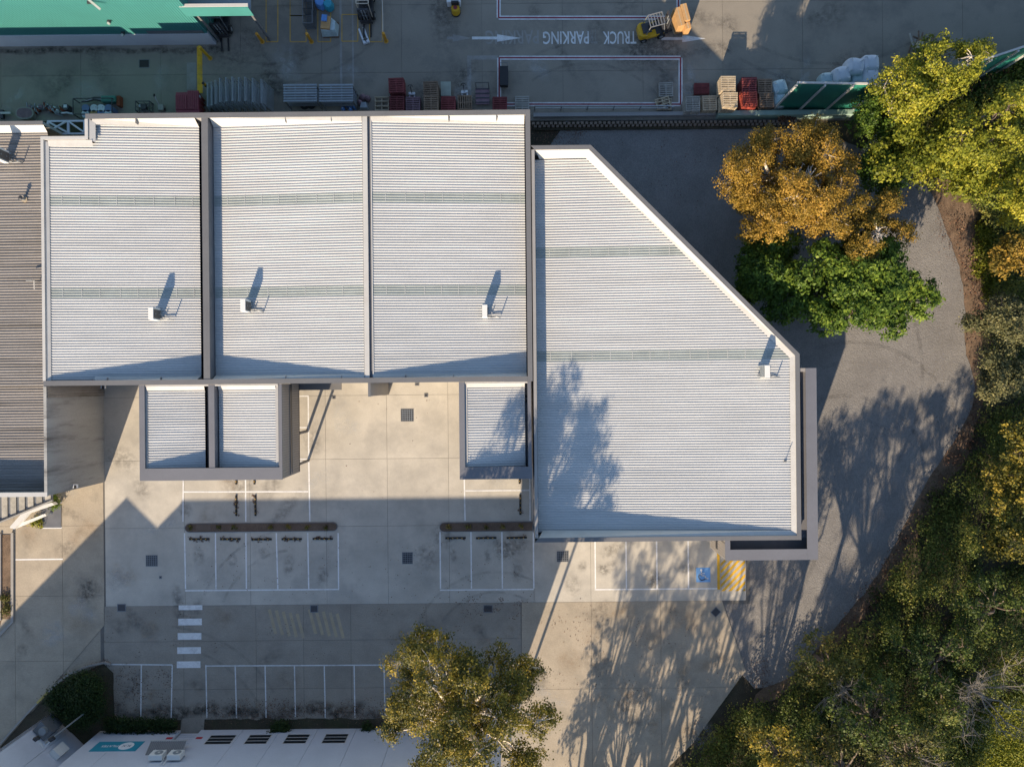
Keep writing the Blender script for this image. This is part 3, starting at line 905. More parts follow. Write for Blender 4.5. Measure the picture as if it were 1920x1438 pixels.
# ------------------------------------------------------------------ left warehouse with the brown roof
HL = 7.2
lx1 = PX(87.5, 830, HL); ly0 = PY(60, 930, HL); ly1 = PY(40, 229, HL)
lx0 = lx1 - 14
lx_n = X0 - .08                                # it tucks behind the neighbour's side wall
left = empty('warehouse', ((lx0 + lx1) / 2, (ly0 + ly1) / 2, 0), 'old warehouse with weathered brown ribbed roof and stained concrete side wall', 'warehouse')
MB().box(lx1 - .2, ly0, -.05, lx1, Y0 - .02, HL - .02).build('side_wall', M['wall_stain'], left)
MB().box(lx0, ly0, -.05, lx1 - .2, ly0 + .2, HL - .02).build('front_wall', M['wall_stain'], left)
MB().box(lx0, ly1 - .2, -.05, lx_n, ly1, HL - .02).build('rear_wall', M['wall_stain'], left)
MB().box(lx0, ly0 - .04, HL - .018, lx1 + .03, ly0 + .27, HL + .05).build('parapet_cap', M['flash_white'], left)
MB().box(lx1 - .17, ly0 + .274, HL - .018, lx1 + .04, Y0 - .1, HL + .05).build('parapet_cap', M['wall_stain'], left)
MB().box(lx0, ly1 - .24, HL - .018, lx_n, ly1 + .04, HL + .05).build('parapet_cap', M['cap_grey'], left)
zfl = lambda x: HL - .30 - .02 * (lx1 - x)
ribbed(ly0 + .25, Y0 - .05, lambda y: lx0, lambda y: lx1 - .17, lambda x: zfl(x) - .72, M['roof_brown'], left, pitch=.2)
ribbed(Y0 - .05, ly1 - .6, lambda y: lx0, lambda y: lx_n - .02, lambda x: zfl(x) - .25, M['roof_brown'], left, pitch=.2)
MB().poly([(lx0, ly1 - .6, HL - .5), (lx_n - .02, ly1 - .6, HL - .5), (lx_n - .02, ly1 - .22, HL - .05), (lx0, ly1 - .22, HL - .05)]).build('flashing', M['flash_white'], left)
# corrugated panel high on the side wall next to the neighbour
yy = Y0 - .9; mb = MB()
while yy < Y0 - .1:
    mb.box(lx1 + .002, yy, .02, lx1 + .06, yy + .16, HL - .05); yy += .21
mb.build('corrugated_panel', M['roof_brown'], left)
# camera heads on the wall
for px, py, lbl in ((195, 725, 'small white security camera under the parapet above the stained wall'), (143, 911, 'small white security camera on the stained wall near the driveway')):
    hh = 3.2 if px == 195 else 4.2
    bx, by = P(px, py, hh)
    bx = max(bx, lx1 + .02) if px < 150 else bx
    c = empty('security_camera', (bx, by, hh - .2), lbl, 'camera')
    MB().box(bx - .16, by - .14, hh, bx + .16, by + .14, hh + .16).build('hood', M['machine_white'], c)
    MB().box(bx - .08, by - .18, hh + .162, bx + .12, by + .08, hh + .18).build('lens_panel', M['black'], c)
    MB().tube([(bx - .1, by, hh + .05), ((lx1 + .01) if px < 150 else bx - .1, by + (0 if px < 150 else .3), hh - .05)], .03, 6).build('bracket', M['steel'], c)

# entrance canopy and white portal at the front of the left warehouse
ent = empty('entrance_canopy', (*P(20, 965), 0), 'grey slatted entrance canopy at the foot of the brown roofed warehouse', 'canopy')
q = [P(0 - 60, 1001, 3.0), P(98, 936, 3.0), P(98, 926, 3.0), P(-60, 926, 3.0)]
MB().prism(q[:], 2.9, 2.96).build('deck', M['steel_dark'], ent)
for k in range(9):
    t = k / 8
    x = -40 + 130 * t
    yb_ = 1001 - 65 * (x + 60) / 158
    a1, b1_ = P(x, 927, 3.0), P(x, yb_ - 2, 3.0)
    MB().box(a1[0] - .22, b1_[1], 2.962, a1[0] + .22, a1[1], 3.03).build('slat', M['pal_grey'], ent)
a1, b1_ = Vector(P(-60, 1003, 3.0)), Vector(P(100, 937, 3.0))
MB().tube([(a1.x, a1.y, 3.05), (b1_.x, b1_.y, 3.05)], .09, 8).build('edge_beam', M['cap_grey'], ent)
portal = empty('entrance_portal', (*P(60, 975), 0), 'white angular entrance portal frame beside the tan driveway', 'portal')
def prism_px(pts, h, z0, z1):
    q = [P(*p, h) for p in pts]
    ar = sum(q[i][0] * q[(i + 1) % len(q)][1] - q[(i + 1) % len(q)][0] * q[i][1] for i in range(len(q)))
    if ar < 0: q.reverse()
    return MB().prism(q, z0, z1)
prism_px([(45, 957), (97, 942), (102, 946), (52, 963)], 1.5, 1.05, 1.5).build('beam', M['portal_white'], portal)
prism_px([(18, 988), (45, 957), (52, 963), (26, 992)], 1.5, 1.05, 1.498).build('beam', M['portal_white'], portal)
prism_px([(34, 982), (80, 964), (83, 968), (28, 991)], 1.3, .9, 1.04).build('beam', M['portal_white'], portal)
for px in ((22, 988), (99, 945), (81, 966)):
    c = P(*px, 1.0); MB().box(c[0] - .08, c[1] - .08, -.05, c[0] + .08, c[1] + .08, 1.05).build('leg', M['portal_white'], portal)
paint = prism_px([(78, 948), (115, 946), (115, 989), (78, 989)], 0, -.005, .03).build('doormat', M['gutter'])
reg(paint, 'dark grey doormat slab in front of the white portal', 'mat')

# garden bed on the far left
bed = empty('garden_bed', (*P(12, 1080), 0), 'narrow bark mulch garden bed beside the tan driveway', 'garden bed')
prism_px([(4, 1002), (22, 1002), (22, 1160), (4, 1160)], 0, -.04, .04).build('mulch', M['mulch'], bed)
for q in ([(22.2, 998), (27, 998), (27, 1165), (22.2, 1165)], [(0, 1000), (3.8, 1000), (3.8, 1162), (0, 1162)]):
    prism_px(q, 0, -.04, .14).build('kerb', M['kerb'], bed)
prism_px([(22, 1165), (27, 1165), (0, 1194), (-4, 1189)], 0, -.04, .138).build('kerb', M['kerb'], bed)
sheet('mulch_strip', [(-40, 1000), (0, 1000), (3, 1165), (-3, 1190), (-60, 1230)], .02, M['mulch'], 'bark mulch beyond the narrow garden bed', .1, 8, smooth=0)

# ------------------------------------------------------------------ stains, tyre marks and patches on the ground
def stain_mat(name, col, amt, soft=True, scale=2.5):
    m = bpy.data.materials.new(name); m.use_nodes = True
    n, l = m.node_tree.nodes, m.node_tree.links
    b = n['Principled BSDF']; b.inputs['Base Color'].default_value = (*col, 1); b.inputs['Roughness'].default_value = .85
    g = n.new('ShaderNodeNewGeometry'); t = n.new('ShaderNodeTexNoise'); t.inputs['Scale'].default_value = scale; t.inputs['Detail'].default_value = 6; t.inputs['Roughness'].default_value = .7
    l.new(g.outputs['Position'], t.inputs['Vector'])
    mr = n.new('ShaderNodeMapRange'); mr.inputs['From Min'].default_value = .38; mr.inputs['From Max'].default_value = .68; mr.inputs['To Max'].default_value = amt
    l.new(t.outputs[0], mr.inputs[0]); f = mr.outputs[0]
    if soft:
        c = n.new('ShaderNodeTexCoord'); vl = n.new('ShaderNodeVectorMath'); vl.operation = 'LENGTH'; l.new(c.outputs['Object'], vl.inputs[0])
        m2 = n.new('ShaderNodeMapRange'); m2.interpolation_type = 'SMOOTHSTEP'; m2.inputs['From Min'].default_value = 1.0; m2.inputs['From Max'].default_value = .25
        l.new(vl.outputs['Value'], m2.inputs[0]); mu = n.new('ShaderNodeMath'); mu.operation = 'MULTIPLY'; l.new(f, mu.inputs[0]); l.new(m2.outputs[0], mu.inputs[1]); f = mu.outputs[0]
    tr = n.new('ShaderNodeBsdfTransparent'); mx = n.new('ShaderNodeMixShader')
    l.new(f, mx.inputs[0]); l.new(tr.outputs[0], mx.inputs[1]); l.new(b.outputs[0], mx.inputs[2]); l.new(mx.outputs[0], n['Material Output'].inputs[0])
    return m


M['st_dark'] = stain_mat('oily_stain', (.08, .075, .07), .36)
M['st_soil'] = stain_mat('leaf_mould_stain', (.035, .03, .026), .7, scale=1.6)
M['st_pale'] = stain_mat('pale_patch', (.62, .62, .60), .35, scale=1.2)
M['st_tan'] = stain_mat('tan_stain', (.33, .22, .12), .32, scale=1.0)
M['tyre_mark'] = stain_mat('tyre_mark', (.05, .048, .045), .2, soft=False, scale=1.1)
M['track'] = stain_mat('gravel_track', (.33, .31, .29), .55, soft=False, scale=1.3)
_disc = MB().poly([(math.cos(2 * math.pi * k / 20), math.sin(2 * math.pi * k / 20), 0) for k in range(20)]).build('stain', M['st_dark'])
_dm = {}
def stain(parent, x, y, rx_, ry_, mat, rz=0.0, z=.0015):
    if mat not in _dm:
        d = _disc.data.copy(); d.materials.clear(); d.materials.append(M[mat]); _dm[mat] = d
    o = bpy.data.objects.new('stain', _dm[mat]); COL.objects.link(o)
    o.parent = parent; o.location = (*P(x, y), z - .0008 + .00003 * len(parent.children)); o.scale = (rx_, ry_, 1); o.rotation_euler.z = rz


sr = random.Random(44)
for k in range(26): stain(court, sr.uniform(220, 990), sr.uniform(760, 1120), sr.uniform(.8, 2.8), sr.uniform(.6, 1.8), sr.choice(['st_dark', 'st_dark', 'st_tan', 'st_pale']), sr.uniform(0, 3))
for x in (375, 433, 490, 548, 606, 854, 912, 970): stain(court, x + sr.uniform(-8, 8), sr.uniform(1035, 1080), sr.uniform(.3, .7), sr.uniform(.5, 1.4), 'st_dark', sr.uniform(-.2, .2))
for k in range(9): stain(fore, sr.uniform(1020, 1340), sr.uniform(1020, 1115), sr.uniform(.5, 1.4), sr.uniform(.4, 1.2), 'st_dark', sr.uniform(0, 3))
for k in range(22): stain(lane, sr.uniform(220, 960), sr.uniform(1145, 1330), sr.uniform(.6, 2.4), sr.uniform(.4, 1.3), sr.choice(['st_dark', 'st_dark', 'st_tan']), sr.uniform(0, 3))
for k in range(24): stain(lane, 215 + k * 30, sr.uniform(1328, 1345), sr.uniform(1.0, 2.0), sr.uniform(.5, 1.1), 'st_soil', sr.uniform(-.3, .3))
for k in range(14): stain(drive, sr.uniform(35, 185), sr.uniform(915, 1230), sr.uniform(.6, 2.2), sr.uniform(.5, 1.5), sr.choice(['st_dark', 'st_tan', 'st_dark', 'st_pale']), sr.uniform(0, 3))
for k in range(26): stain(apron, sr.uniform(1000, 1370), sr.uniform(1145, 1400), sr.uniform(.6, 2.6), sr.uniform(.4, 1.6), sr.choice(['st_dark', 'st_tan', 'st_tan', 'st_pale']), sr.uniform(0, 3))
for k in range(60): stain(yard, sr.uniform(10, 1640), sr.uniform(0, 200), sr.uniform(.8, 3.5), sr.uniform(.5, 1.8), sr.choice(['st_dark', 'st_dark', 'st_dark', 'st_pale']), sr.uniform(0, 3))
for k in range(14): stain(yard, 10 + k * 30, sr.uniform(92, 98), sr.uniform(.9, 1.6), sr.uniform(.25, .5), 'st_soil')
stain(court, 640, 775, 1.1, 1.9, 'st_pale'); stain(court, 655, 800, 1.6, .8, 'st_pale')
bpy.data.objects.remove(_disc)


def arc_mark(parent, cx_, cy_, r, a0, a1, w, mat, z=.003, sy=1.0):
    """tyre track along an arc, centre and radius in photo pixels"""
    mb = MB(); n = 26; prev = None
    for k in range(n + 1):
        t = math.radians(a0 + (a1 - a0) * k / n); x, y = P(cx_ + r * math.cos(t), cy_ + r * sy * math.sin(t)); d = Vector((math.cos(t), -math.sin(t))) * w / 2
        q = ((x - d.x, y - d.y, z), (x + d.x, y + d.y, z))
        if prev: mb.poly([prev[0], prev[1], q[1], q[0]][::-1])
        prev = q
    return mb.build('tyre_mark', M[mat], parent)


for r in (150, 188): arc_mark(court, 560, 1180, r, 200, 262, .22, 'tyre_mark')
for r in (120, 158): arc_mark(court, 930, 1230, r, 195, 300, .2, 'tyre_mark', .0034)
for r in (210, 246): arc_mark(lane, 300, 1420, r, 275, 330, .22, 'tyre_mark')
for r in (300, 338): arc_mark(yard, 1560, -180, r, 60, 130, .25, 'tyre_mark')
for r in (180, 219): arc_mark(yard, 1100, 300, r, 235, 320, .22, 'tyre_mark', .0034)
for r in (260, 298): arc_mark(yard, 500, -140, r, 40, 110, .22, 'tyre_mark', .0036)
gd = bpy.data.objects['gravel_driveway']
for i, (cx_, cy_, r, a0, a1) in enumerate(((1600, 850, 170, 250, 340), (1600, 850, 208, 250, 340), (1585, 900, 120, 230, 330), (1585, 900, 158, 230, 340), (1400, 700, 370, -20, 30), (1400, 700, 330, -20, 30), (1250, 960, 330, 5, 60), (1250, 960, 292, 5, 60), (1560, 640, 200, 10, 70))):
    o_ = arc_mark(gd, cx_, cy_, r, a0, a1, .3, 'track' if i % 2 == 0 else 'tyre_mark', -.046 + .0008 * i)

# ------------------------------------------------------------------ garden strips in the car park
def strip(px, label):
    x0, y0, x1, y1, rl, rr = px
    a = P(x0, y1); b = P(x1, y0); r = (b[1] - a[1]) / 2 * .98; pts = []
    def arc(cx, cy, t0, t1):
        for k in range(7):
            t = math.radians(t0 + (t1 - t0) * k / 6); pts.append((cx + r * math.cos(t), cy + r * math.sin(t)))
    cy = (a[1] + b[1]) / 2
    if rr: arc(b[0] - r, cy, -90, 90)
    else: pts.extend([(b[0], a[1]), (b[0], b[1])])
    if rl: arc(a[0] + r, cy, 90, 270)
    else: pts.extend([(a[0], b[1]), (a[0], a[1])])
    root = empty('garden_strip', ((a[0] + b[0]) / 2, cy, 0), label, 'garden bed')
    MB().prism(pts, -.02, .06).build('edging', M['cap_grey'], root)
    ins = inset(pts, .05)
    MB().prism([tuple(p) for p in ins], -.01, .075).build('mulch', M['mulch_bed'], root)
    return root


g1 = strip((347, 978.5, 633, 998, 1, 1), 'long rounded mulch garden strip above the five bay row')
g2 = strip((824, 977.5, 999, 997, 1, 0), 'shorter mulch garden strip above the three bay row')
x, y = P(382, 988.5)
lid = MB().box(x - .6, y - .24, .02, x + .6, y + .24, .09)
thing_mesh(lid, 'pit_lid', surf('pit_lid', (.15, .11, .085), .9, dirt=(.1, .08, .06)), (x, y, .02), 'rectangular double pit lid set in the long garden strip', 'pit lid')

# ------------------------------------------------------------------ drains
def grate(x, y, wpx, hpx, label, mat='dark_metal', rz=0.0, cells=6, frame='steel_dark', plate=False):
    cx_, cy_ = P(x, y); w, h = wpx / 23.0, hpx / 23.0
    root = empty('drain_grate', (cx_, cy_, 0), label, 'drain', rz=rz)
    MB().box(-w / 2, -h / 2, .001, w / 2, h / 2, .006).build('pit', M['black'], root, local=True)
    fr = MB(); t = .05
    fr.box(-w / 2, -h / 2, .006, w / 2, -h / 2 + t, .025).box(-w / 2, h / 2 - t, .006, w / 2, h / 2, .025)
    fr.box(-w / 2, -h / 2 + t, .006, -w / 2 + t, h / 2 - t, .025).box(w / 2 - t, -h / 2 + t, .006, w / 2, h / 2 - t, .025)
    fr.build('frame', M[frame], root, local=True)
    br = MB()
    if plate:
        br.box(-w / 2 + t, -h / 2 + t, .008, w / 2 - t, h / 2 - t, .02)
    else:
        for k in range(1, cells):
            xx = -w / 2 + w * k / cells; br.box(xx - .022, -h / 2 + t, .008, xx + .022, h / 2 - t, .02)
            yy_ = -h / 2 + h * k / cells; br.box(-w / 2 + t, yy_ - .022, .011, w / 2 - t, yy_ + .022, .023)
    br.build('bars', M[mat], root, local=True)
    return root


grate(284.5, 1051, 22, 21, 'square steel drain grate left of the five bay row', 'steel_dark')
grate(764, 1046, 20, 22, 'square steel drain grate between the two bay rows', 'steel_dark')
grate(763.5, 778.5, 24, 23, 'pale square drain grate in the sunlit courtyard', 'steel')
grate(1055, 1043, 22, 20, 'square drain grate just below the right warehouse corner', 'steel_dark')
grate(228, 1139, 16, 14, 'small dark drain lid at the left end of the lane', plate=True)
grate(589, 1141, 15, 14, 'small dark drain lid in the lane below the five bay row', plate=True)
grate(915, 1141, 17, 14, 'small dark drain lid in the lane below the three bay row', plate=True)
grate(626, 745, 6, 6, 'tiny brown drain cover near the fin wall', plate=True)
grate(799, 741, 7, 7, 'tiny dark drain cover right of the pale grate', plate=True)
grate(782, 720.5, 8, 5, 'tiny dark drain cover against the warehouse wall', plate=True)
grate(301, 1082, 5, 5, 'tiny dark cover below the left steel grate', plate=True)
grate(1342, 1147, 15, 14, 'small drain lid turned like a diamond beside the yellow hatching', rz=math.radians(45), plate=True)
grate(270.5, 120, 20, 16, 'black square drain lid in the shaded truck yard', 'black', plate=True)

# ------------------------------------------------------------------ wheel stops
ws = empty('wheel_stop', (0, 0, 0), 'x', 'wheel stop')
MB().prism([(-.83, -.08), (.83, -.08), (.83, .08), (-.83, .08)], 0, .1, [(-.8, -.05), (.8, -.05), (.8, .05), (-.8, .05)]).build('body', M['rubber'], ws, local=True)
for k in range(4):
    MB().box(-.65 + k * .38, -.03, .07, -.55 + k * .38, .03, .103).build('reflector', M['old_yellow'], ws, local=True)
nth = ['first', 'second', 'third', 'fourth', 'fifth', 'sixth', 'seventh', 'eighth', 'ninth', 'tenth', 'eleventh', 'twelfth', 'thirteenth', 'fourteenth', 'fifteenth', 'sixteenth', 'seventeenth']
stops = [(374, 1010.5, 0), (432, 1010.5, 0), (490.5, 1011, 0), (547, 1010.5, 0), (605, 1010, 0), (854, 1008.5, 0), (911.5, 1008.5, 0), (969, 1008, 0), (443, 948, 1), (479, 948, 1), (443, 889, 1), (477, 889, 1), (975.5, 946, 1), (974, 888, 1)]
labs = ['black wheel stop in the %s bay from left, five bay row' % nth[i] for i in range(5)] + \
       ['black wheel stop in the %s bay from left, three bay row' % nth[i] for i in range(3)] + \
       ['upright wheel stop left of the middle bay line above the long garden strip', 'upright wheel stop right of the middle bay line above the long garden strip',
        'upright wheel stop half under the left office block, left one', 'upright wheel stop half under the left office block, right one',
        'upright wheel stop above the shorter garden strip', 'upright wheel stop half under the right office block']
for i, ((x, y, v), lb) in enumerate(zip(stops, labs)):
    o = ws if i == 0 else copy_tree(ws)
    o.location = (*P(x, y), .002); o.rotation_euler.z = math.pi / 2 if v else rnd.uniform(-.01, .01)
    reg(o, lb, 'wheel stop', 'wheel stops in the parking bays')

# ------------------------------------------------------------------ roof air conditioners
def ac_unit(x, y, label, base_z, h=1.2, rz=0.0, h_px=None, pipes=True):
    cx_, cy_ = P(x, y, base_z + .1)
    root = empty('air_conditioner', (cx_, cy_, base_z), label, 'air conditioner', 'air conditioners standing on the roofs', rz=rz)
    w, d = .88, .36
    MB().box(-d / 2, -w / 2, .16, d / 2, w / 2, h).build('casing', M['ac_white'], root, local=True, bevel=.015)
    g = MB().box(d / 2 + .002, -w / 2 + .1, .22, d / 2 + .03, w / 2 - .16, h - .05).build('fan_grille', M['ac_grille'], root, local=True)
    for k in (0, 1):
        zc = .16 + (h - .16) * (.27 + .46 * k)
        MB().ycyl(d / 2 + .035, -.03, zc, .07, .012, 'x', 10).build('fan_hub', M['steel_dark'], g, local=True)
    MB().box(-d / 2 - .012, -w / 2 + .06, .2, -d / 2 - .001, w / 2 - .06, h - .06).build('coil', M['steel'], root, local=True)
    for s in (-1, 1):
        MB().box(-.3, s * .3 - .04, .055, .3, s * .3 + .04, .158).build('foot_rail', M['steel'], root, local=True)
    if pipes:
        MB().tube([(.2, -.3, .25), (.45, -.36, .12), (.75, -.3, .1), (1.05, -.38, .12)], .035, 7).build('pipe', M['steel_dark'], root, local=True)
        MB().tube([(1.05, -.38, .05), (1.05, -.38, .62)], .04, 8).build('vent_pipe', M['steel'], root, local=True)
        MB().tube([(.42, -.2, .05), (.42, -.2, .3)], .04, 8).build('vent_pipe', M['steel'], root, local=True)
    return root


ac_unit(297, 590, 'white air conditioner on the first roof bay from the left', b1(QX(294)) + .04)
ac_unit(466, 575, 'white air conditioner on the second roof bay, right of the dark gutter', b2(QX(464)) + .04)
ac_unit(910, 586, 'white air conditioner on the third roof bay near the party wall', b3(QX(908)) + .04)
ac_unit(1429, 697, 'white air conditioner on the right warehouse near its cut corner', rzf(QX(1430)) + .04)
ac_unit(14, 296, 'beige air conditioner on the brown roof at the left edge', zfl(PX(14, 296, HL)) - .21, h=1.35)
v = empty('roof_vent', (*P(40, 372, 7), zfl(PX(40, 372, HL)) - .22), 'small roof vent pipe on the brown roof', 'vent')
MB().cyl(0, 0, 0, .45, .1, 12).build('pipe', M['steel'], v, local=True)
MB().cyl(0, 0, .46, .56, .17, 14, .08).build('cowl', M['dark_metal'], v, local=True)
MB().cyl(0, 0, 0, .06, .22, 14).build('flashing', M['pal_pale'], v, local=True)
v = empty('roof_antenna', (*P(68, 527, 7), zfl(PX(68, 527, HL)) - .22), 'small antenna bracket on the brown roof beside the white parapet', 'antenna')
MB().tube([(0, 0, 0), (0, 0, .9)], .03, 8).build('mast', M['steel_dark'], v, local=True)
MB().tube([(-.6, .02, .5), (.1, 0, .62)], .05, 8).build('boom', M['steel_dark'], v, local=True)
MB().tube([(-.1, -.6, .4), (.02, 0, .6)], .03, 8).build('boom', M['flash_white'], v, local=True)
v = empty('roof_antenna', (*P(1471, 864, 7.2), rzf(QX(1471)) + .03), 'thin vent pipe casting a line shadow on the right warehouse roof', 'vent')
MB().tube([(0, 0, 0), (0, 0, .75)], .025, 8).build('pipe', M['steel'], v, local=True)
MB().cyl(0, 0, .0, .06, .1, 12).build('flashing', M['steel_dark'], v, local=True)

# ------------------------------------------------------------------ white building at the bottom
HB = 9.1
by = PY(560, 1366); bx0, bx1 = PX(188, 1368), PX(941, 1365)
bot = empty('white_building', ((bx0 + bx1) / 2, by - 6, 0), 'white precast panel building with teal sign and four louvred windows', 'building')
cuts = [188, 245, 339, 377, 457, 527, 597, 669, 740, 812, 880, 941]
CX = [PX(c, 1366) for c in cuts]
wins = []
for a_, b_ in ((396, 445), (469, 511), (540, 583), (611, 655)):
    wins.append((PX(a_, 1376.5, .9) , PX(b_, 1376.5, .9)))
for i in range(len(CX) - 1):
    xa, xb = CX[i] + .012, CX[i + 1] - .012
    if i == 2:
        MB().box(xa - .3, by - .45, 0, xb + .3, by - .262, HB - .01).build('door_panel', M['wall_grey'], bot)
        for k in range(10): MB().box(xa + .05, by - .258, .1 + k * .32, xb - .05, by - .24, .38 + k * .32).build('door_slat', M['precast'], bot)
        MB().box(xa, by - .2, 3.6, xb, by, HB - .001).build('wall_panel', M['precast'], bot)
        continue
    w = [q for q in wins if q[0] > xa and q[1] < xb]
    if not w:
        MB().box(xa, by - .2, 0, xb, by, HB).build('wall_panel', M['precast'], bot)
    else:
        wa, wb = w[0]
        m_ = MB().box(xa, by - .2, 0, xb, by, .9).box(xa, by - .2, 2.4, xb, by, HB).box(xa, by - .2, .9, wa, by, 2.4).box(wb, by - .2, .9, xb, by, 2.4)
        m_.build('wall_panel', M['precast'], bot)
for wa, wb in wins:
    # a window may straddle a panel joint: give each its own frame, dark panes and rails
    fr = MB().box(wa, by - .1, .9, wa + .05, by + .02, 2.4).box(wb - .05, by - .1, .9, wb, by + .02, 2.4).box(wa + .05, by - .1, .9, wb - .05, by + .02, .95).box(wa + .05, by - .1, 2.35, wb - .05, by + .02, 2.4)
    for z in (1.4, 1.9): fr.box(wa + .05, by - .1, z - .03, wb - .05, by + .021, z + .03)
    win = fr.build('window', M['frame_pale'], bot)
    for z0, z1 in ((.952, 1.368), (1.432, 1.868), (1.932, 2.348)):
        MB().box(wa + .052, by - .08, z0, wb - .052, by + .004, z1).build('pane', M['glass_dark'], win)
MB().box(bx0 + .1, by - .26, 0, CX[2] - .02, by - .205, HB - .01).build('light_block', M['wall_grey'], bot)  # sheets added behind the panels to keep sun from leaking through the joints
MB().box(CX[3] + .02, by - .26, 0, bx1 - .21, by - .205, HB - .01).build('light_block', M['wall_grey'], bot)
MB().prism([(bx0 - 5.6, by - 6.3), (bx1 - 6.2, by - 6.3), (bx1 - .3, by - .27), (bx0 + .1, by - .27)], HB - .5, HB - .35).build('roof', M['roof_white'], bot)
wall_box(MB(), bx1 - 6.2, by - 6.4, bx1, by - .2, 0, HB - .003, .2).build('side_wall', M['precast'], bot)
wall_box(MB(), bx0, by - .2, bx0 - 6, by - 6.2, 0, HB - .004, .2).build('side_wall', M['precast'], bot)
# red door signs
for px in (318, 374):
    x_ = PX(px, 1381, 1.3); s_ = thing_mesh(MB().box(x_ - .25, by + .004, 1.2, x_ + .25, by + .02, 1.5), 'door_sign', M['sign_red'], (x_, by + .01, 1.2), 'small red sign on the %s side of the recessed roller door' % ('left' if px < 340 else 'right'), 'sign', 'red signs by the roller door')
# teal company sign
sx0, sx1, sz0, sz1 = PX(186, 1388, 1.9), PX(271, 1388, 1.9), 1.85, 3.3
sg = empty('wall_sign', ((sx0 + sx1) / 2, by + .01, sz0), 'teal wall sign with white oval logo and white lettering', 'sign')
MB().box(sx0, by + .003, sz0, sx1, by + .04, sz1).build('panel', M['sign_teal'], sg)
ecx, ecz, er = PX(236.5, 1396, 2.6), (sz0 + sz1) / 2, .56
MB().tube([(ecx, by + .042, ecz), (ecx, by + .052, ecz)], er, 32).build('oval', M['sign_white'], sg)
RN = Matrix.Rotation(math.pi, 4, 'Z') @ Matrix.Rotation(math.pi / 2, 4, 'X')     # reads from the north
text_mesh('KX', plain('sign_ink', (.08, .12, .16), .5), .66, .32, 'lettering', sg, Matrix.Translation((ecx + .33, by + .056, ecz - .16)) @ RN)
text_mesh('PILATES', M['sign_white'], 1.28, .30, 'lettering', sg, Matrix.Translation((ecx - .64, by + .046, ecz - .15)) @ RN, bold=.01)
# two condensers above a corrugated awning
hx0, hx1 = PX(283, 1387, 3.0), PX(350, 1387, 3.0)
hood = empty('door_awning', ((hx0 + hx1) / 2, by, 3.0), 'grey corrugated awning sloping out from the white wall below two condensers', 'awning')
MB().poly([(hx0, by + .62, 3.0), (hx1, by + .62, 3.0), (hx1, by + .003, 3.9), (hx0, by + .003, 3.9)]).build('sheet', M['gutter'], hood)
m_ = MB(); xx = hx0 + .02
while xx < hx1 - .06:
    m_.poly([(xx, by + .64, 3.03), (xx + .07, by + .64, 3.03), (xx + .07, by + .02, 3.93), (xx, by + .02, 3.93)]); xx += .14
m_.build('ribs', M['steel_dark'], hood)
MB().box(hx0 - .03, by + .60, 2.93, hx1 + .03, by + .68, 3.04).build('front_trim', M['flash_white'], hood)
for k, px in enumerate((298, 332)):
    x_ = PX(px, 1406, 4.4)
    c_ = empty('wall_condenser', (x_, by + .35, 4.2), 'pale condenser unit on the white wall, %s one of the pair' % ('left' if k == 0 else 'right'), 'air conditioner', 'pair of wall condensers')
    MB().box(x_ - .5, by + .15, 4.2, x_ + .5, by + .55, 5.0).build('casing', M['ac_white'], c_, bevel=.02)
    g_ = MB().tube([(x_ + .1, by + .552, 4.6), (x_ + .1, by + .57, 4.6)], .3, 20).build('fan_grille', M['steel'], c_)
    MB().tube([(x_ + .1, by + .571, 4.6), (x_ + .1, by + .58, 4.6)], .09, 12).build('fan_hub', M['ac_white'], g_)
    for dx in (-.4, .4): MB().box(x_ + dx - .03, by + .003, 4.1, x_ + dx + .03, by + .55, 4.19).build('bracket', M['steel'], c_)
    sx = .56 if k == 0 else -.56
    MB().tube([(x_ + sx * .9, by + .3, 4.5), (x_ + sx, by + .15, 4.9), (x_ + sx, by + .04, 5.4)], .03, 6).build('pipe', M['ac_white'], c_)
# path to the roller door
sheet('door_path', [(342, 1346), (384, 1346), (380, 1368), (338, 1368)], .006, M['conc_old'], 'short concrete path to the roller door', .03, 9, smooth=0)

# corner building at the bottom left, turned 45 degrees
cor = empty('corner_building', (*P(60, 1380), 0), 'white wall of a building turned at an angle in the bottom left corner', 'building')
c0 = Vector(P(95, 1336)); dne = Vector((1, -1)).normalized(); dnw = Vector((-1, -1)).normalized()
e1 = c0 + dne * 6.4; e2 = c0 + dnw * 16
wall_box(MB(), c0.x, c0.y, e2.x, e2.y, -.05, 8.5, .2).build('wall', M['precast'], cor)
for k in range(3):
    s0 = c0 + dne * (2.1 * k + .01); s1 = c0 + dne * (2.1 * k + 2.09)
    n_ = Vector((-dne.y, dne.x)) * -.2
    MB().prism([(s0.x + n_.x, s0.y + n_.y), (s1.x + n_.x, s1.y + n_.y), (s1.x, s1.y), (s0.x, s0.y)], -.05, 8.497).build('wall_panel', M['precast'], cor)
MB().prism([(c0.x, c0.y - .3), (e2.x + .1, e2.y), (e2.x + 12, e2.y - 12), (e1.x, e1.y - .4)], 8.2, 8.35).build('roof', M['roof_white'], cor)
n_ = Vector((1, 1)).normalized()
bxp = c0 + dne * .9 + n_ * .55
vb = empty('wall_vent_box', (bxp.x, bxp.y, 1.0), 'grey vent box hung on the angled white wall', 'vent box')
MB().obox(bxp.x, bxp.y, 1.9, 1.2, .95, 1.4, -math.pi / 4).build('casing', M['steel_dark'], vb)
MB().tube([(bxp.x + .15, bxp.y + .1, 2.6), (bxp.x + .15, bxp.y + .1, 2.85)], .3, 16).build('fan_cowl', M['steel'], vb)
eb = c0 + dne * 2.9 + n_ * .25
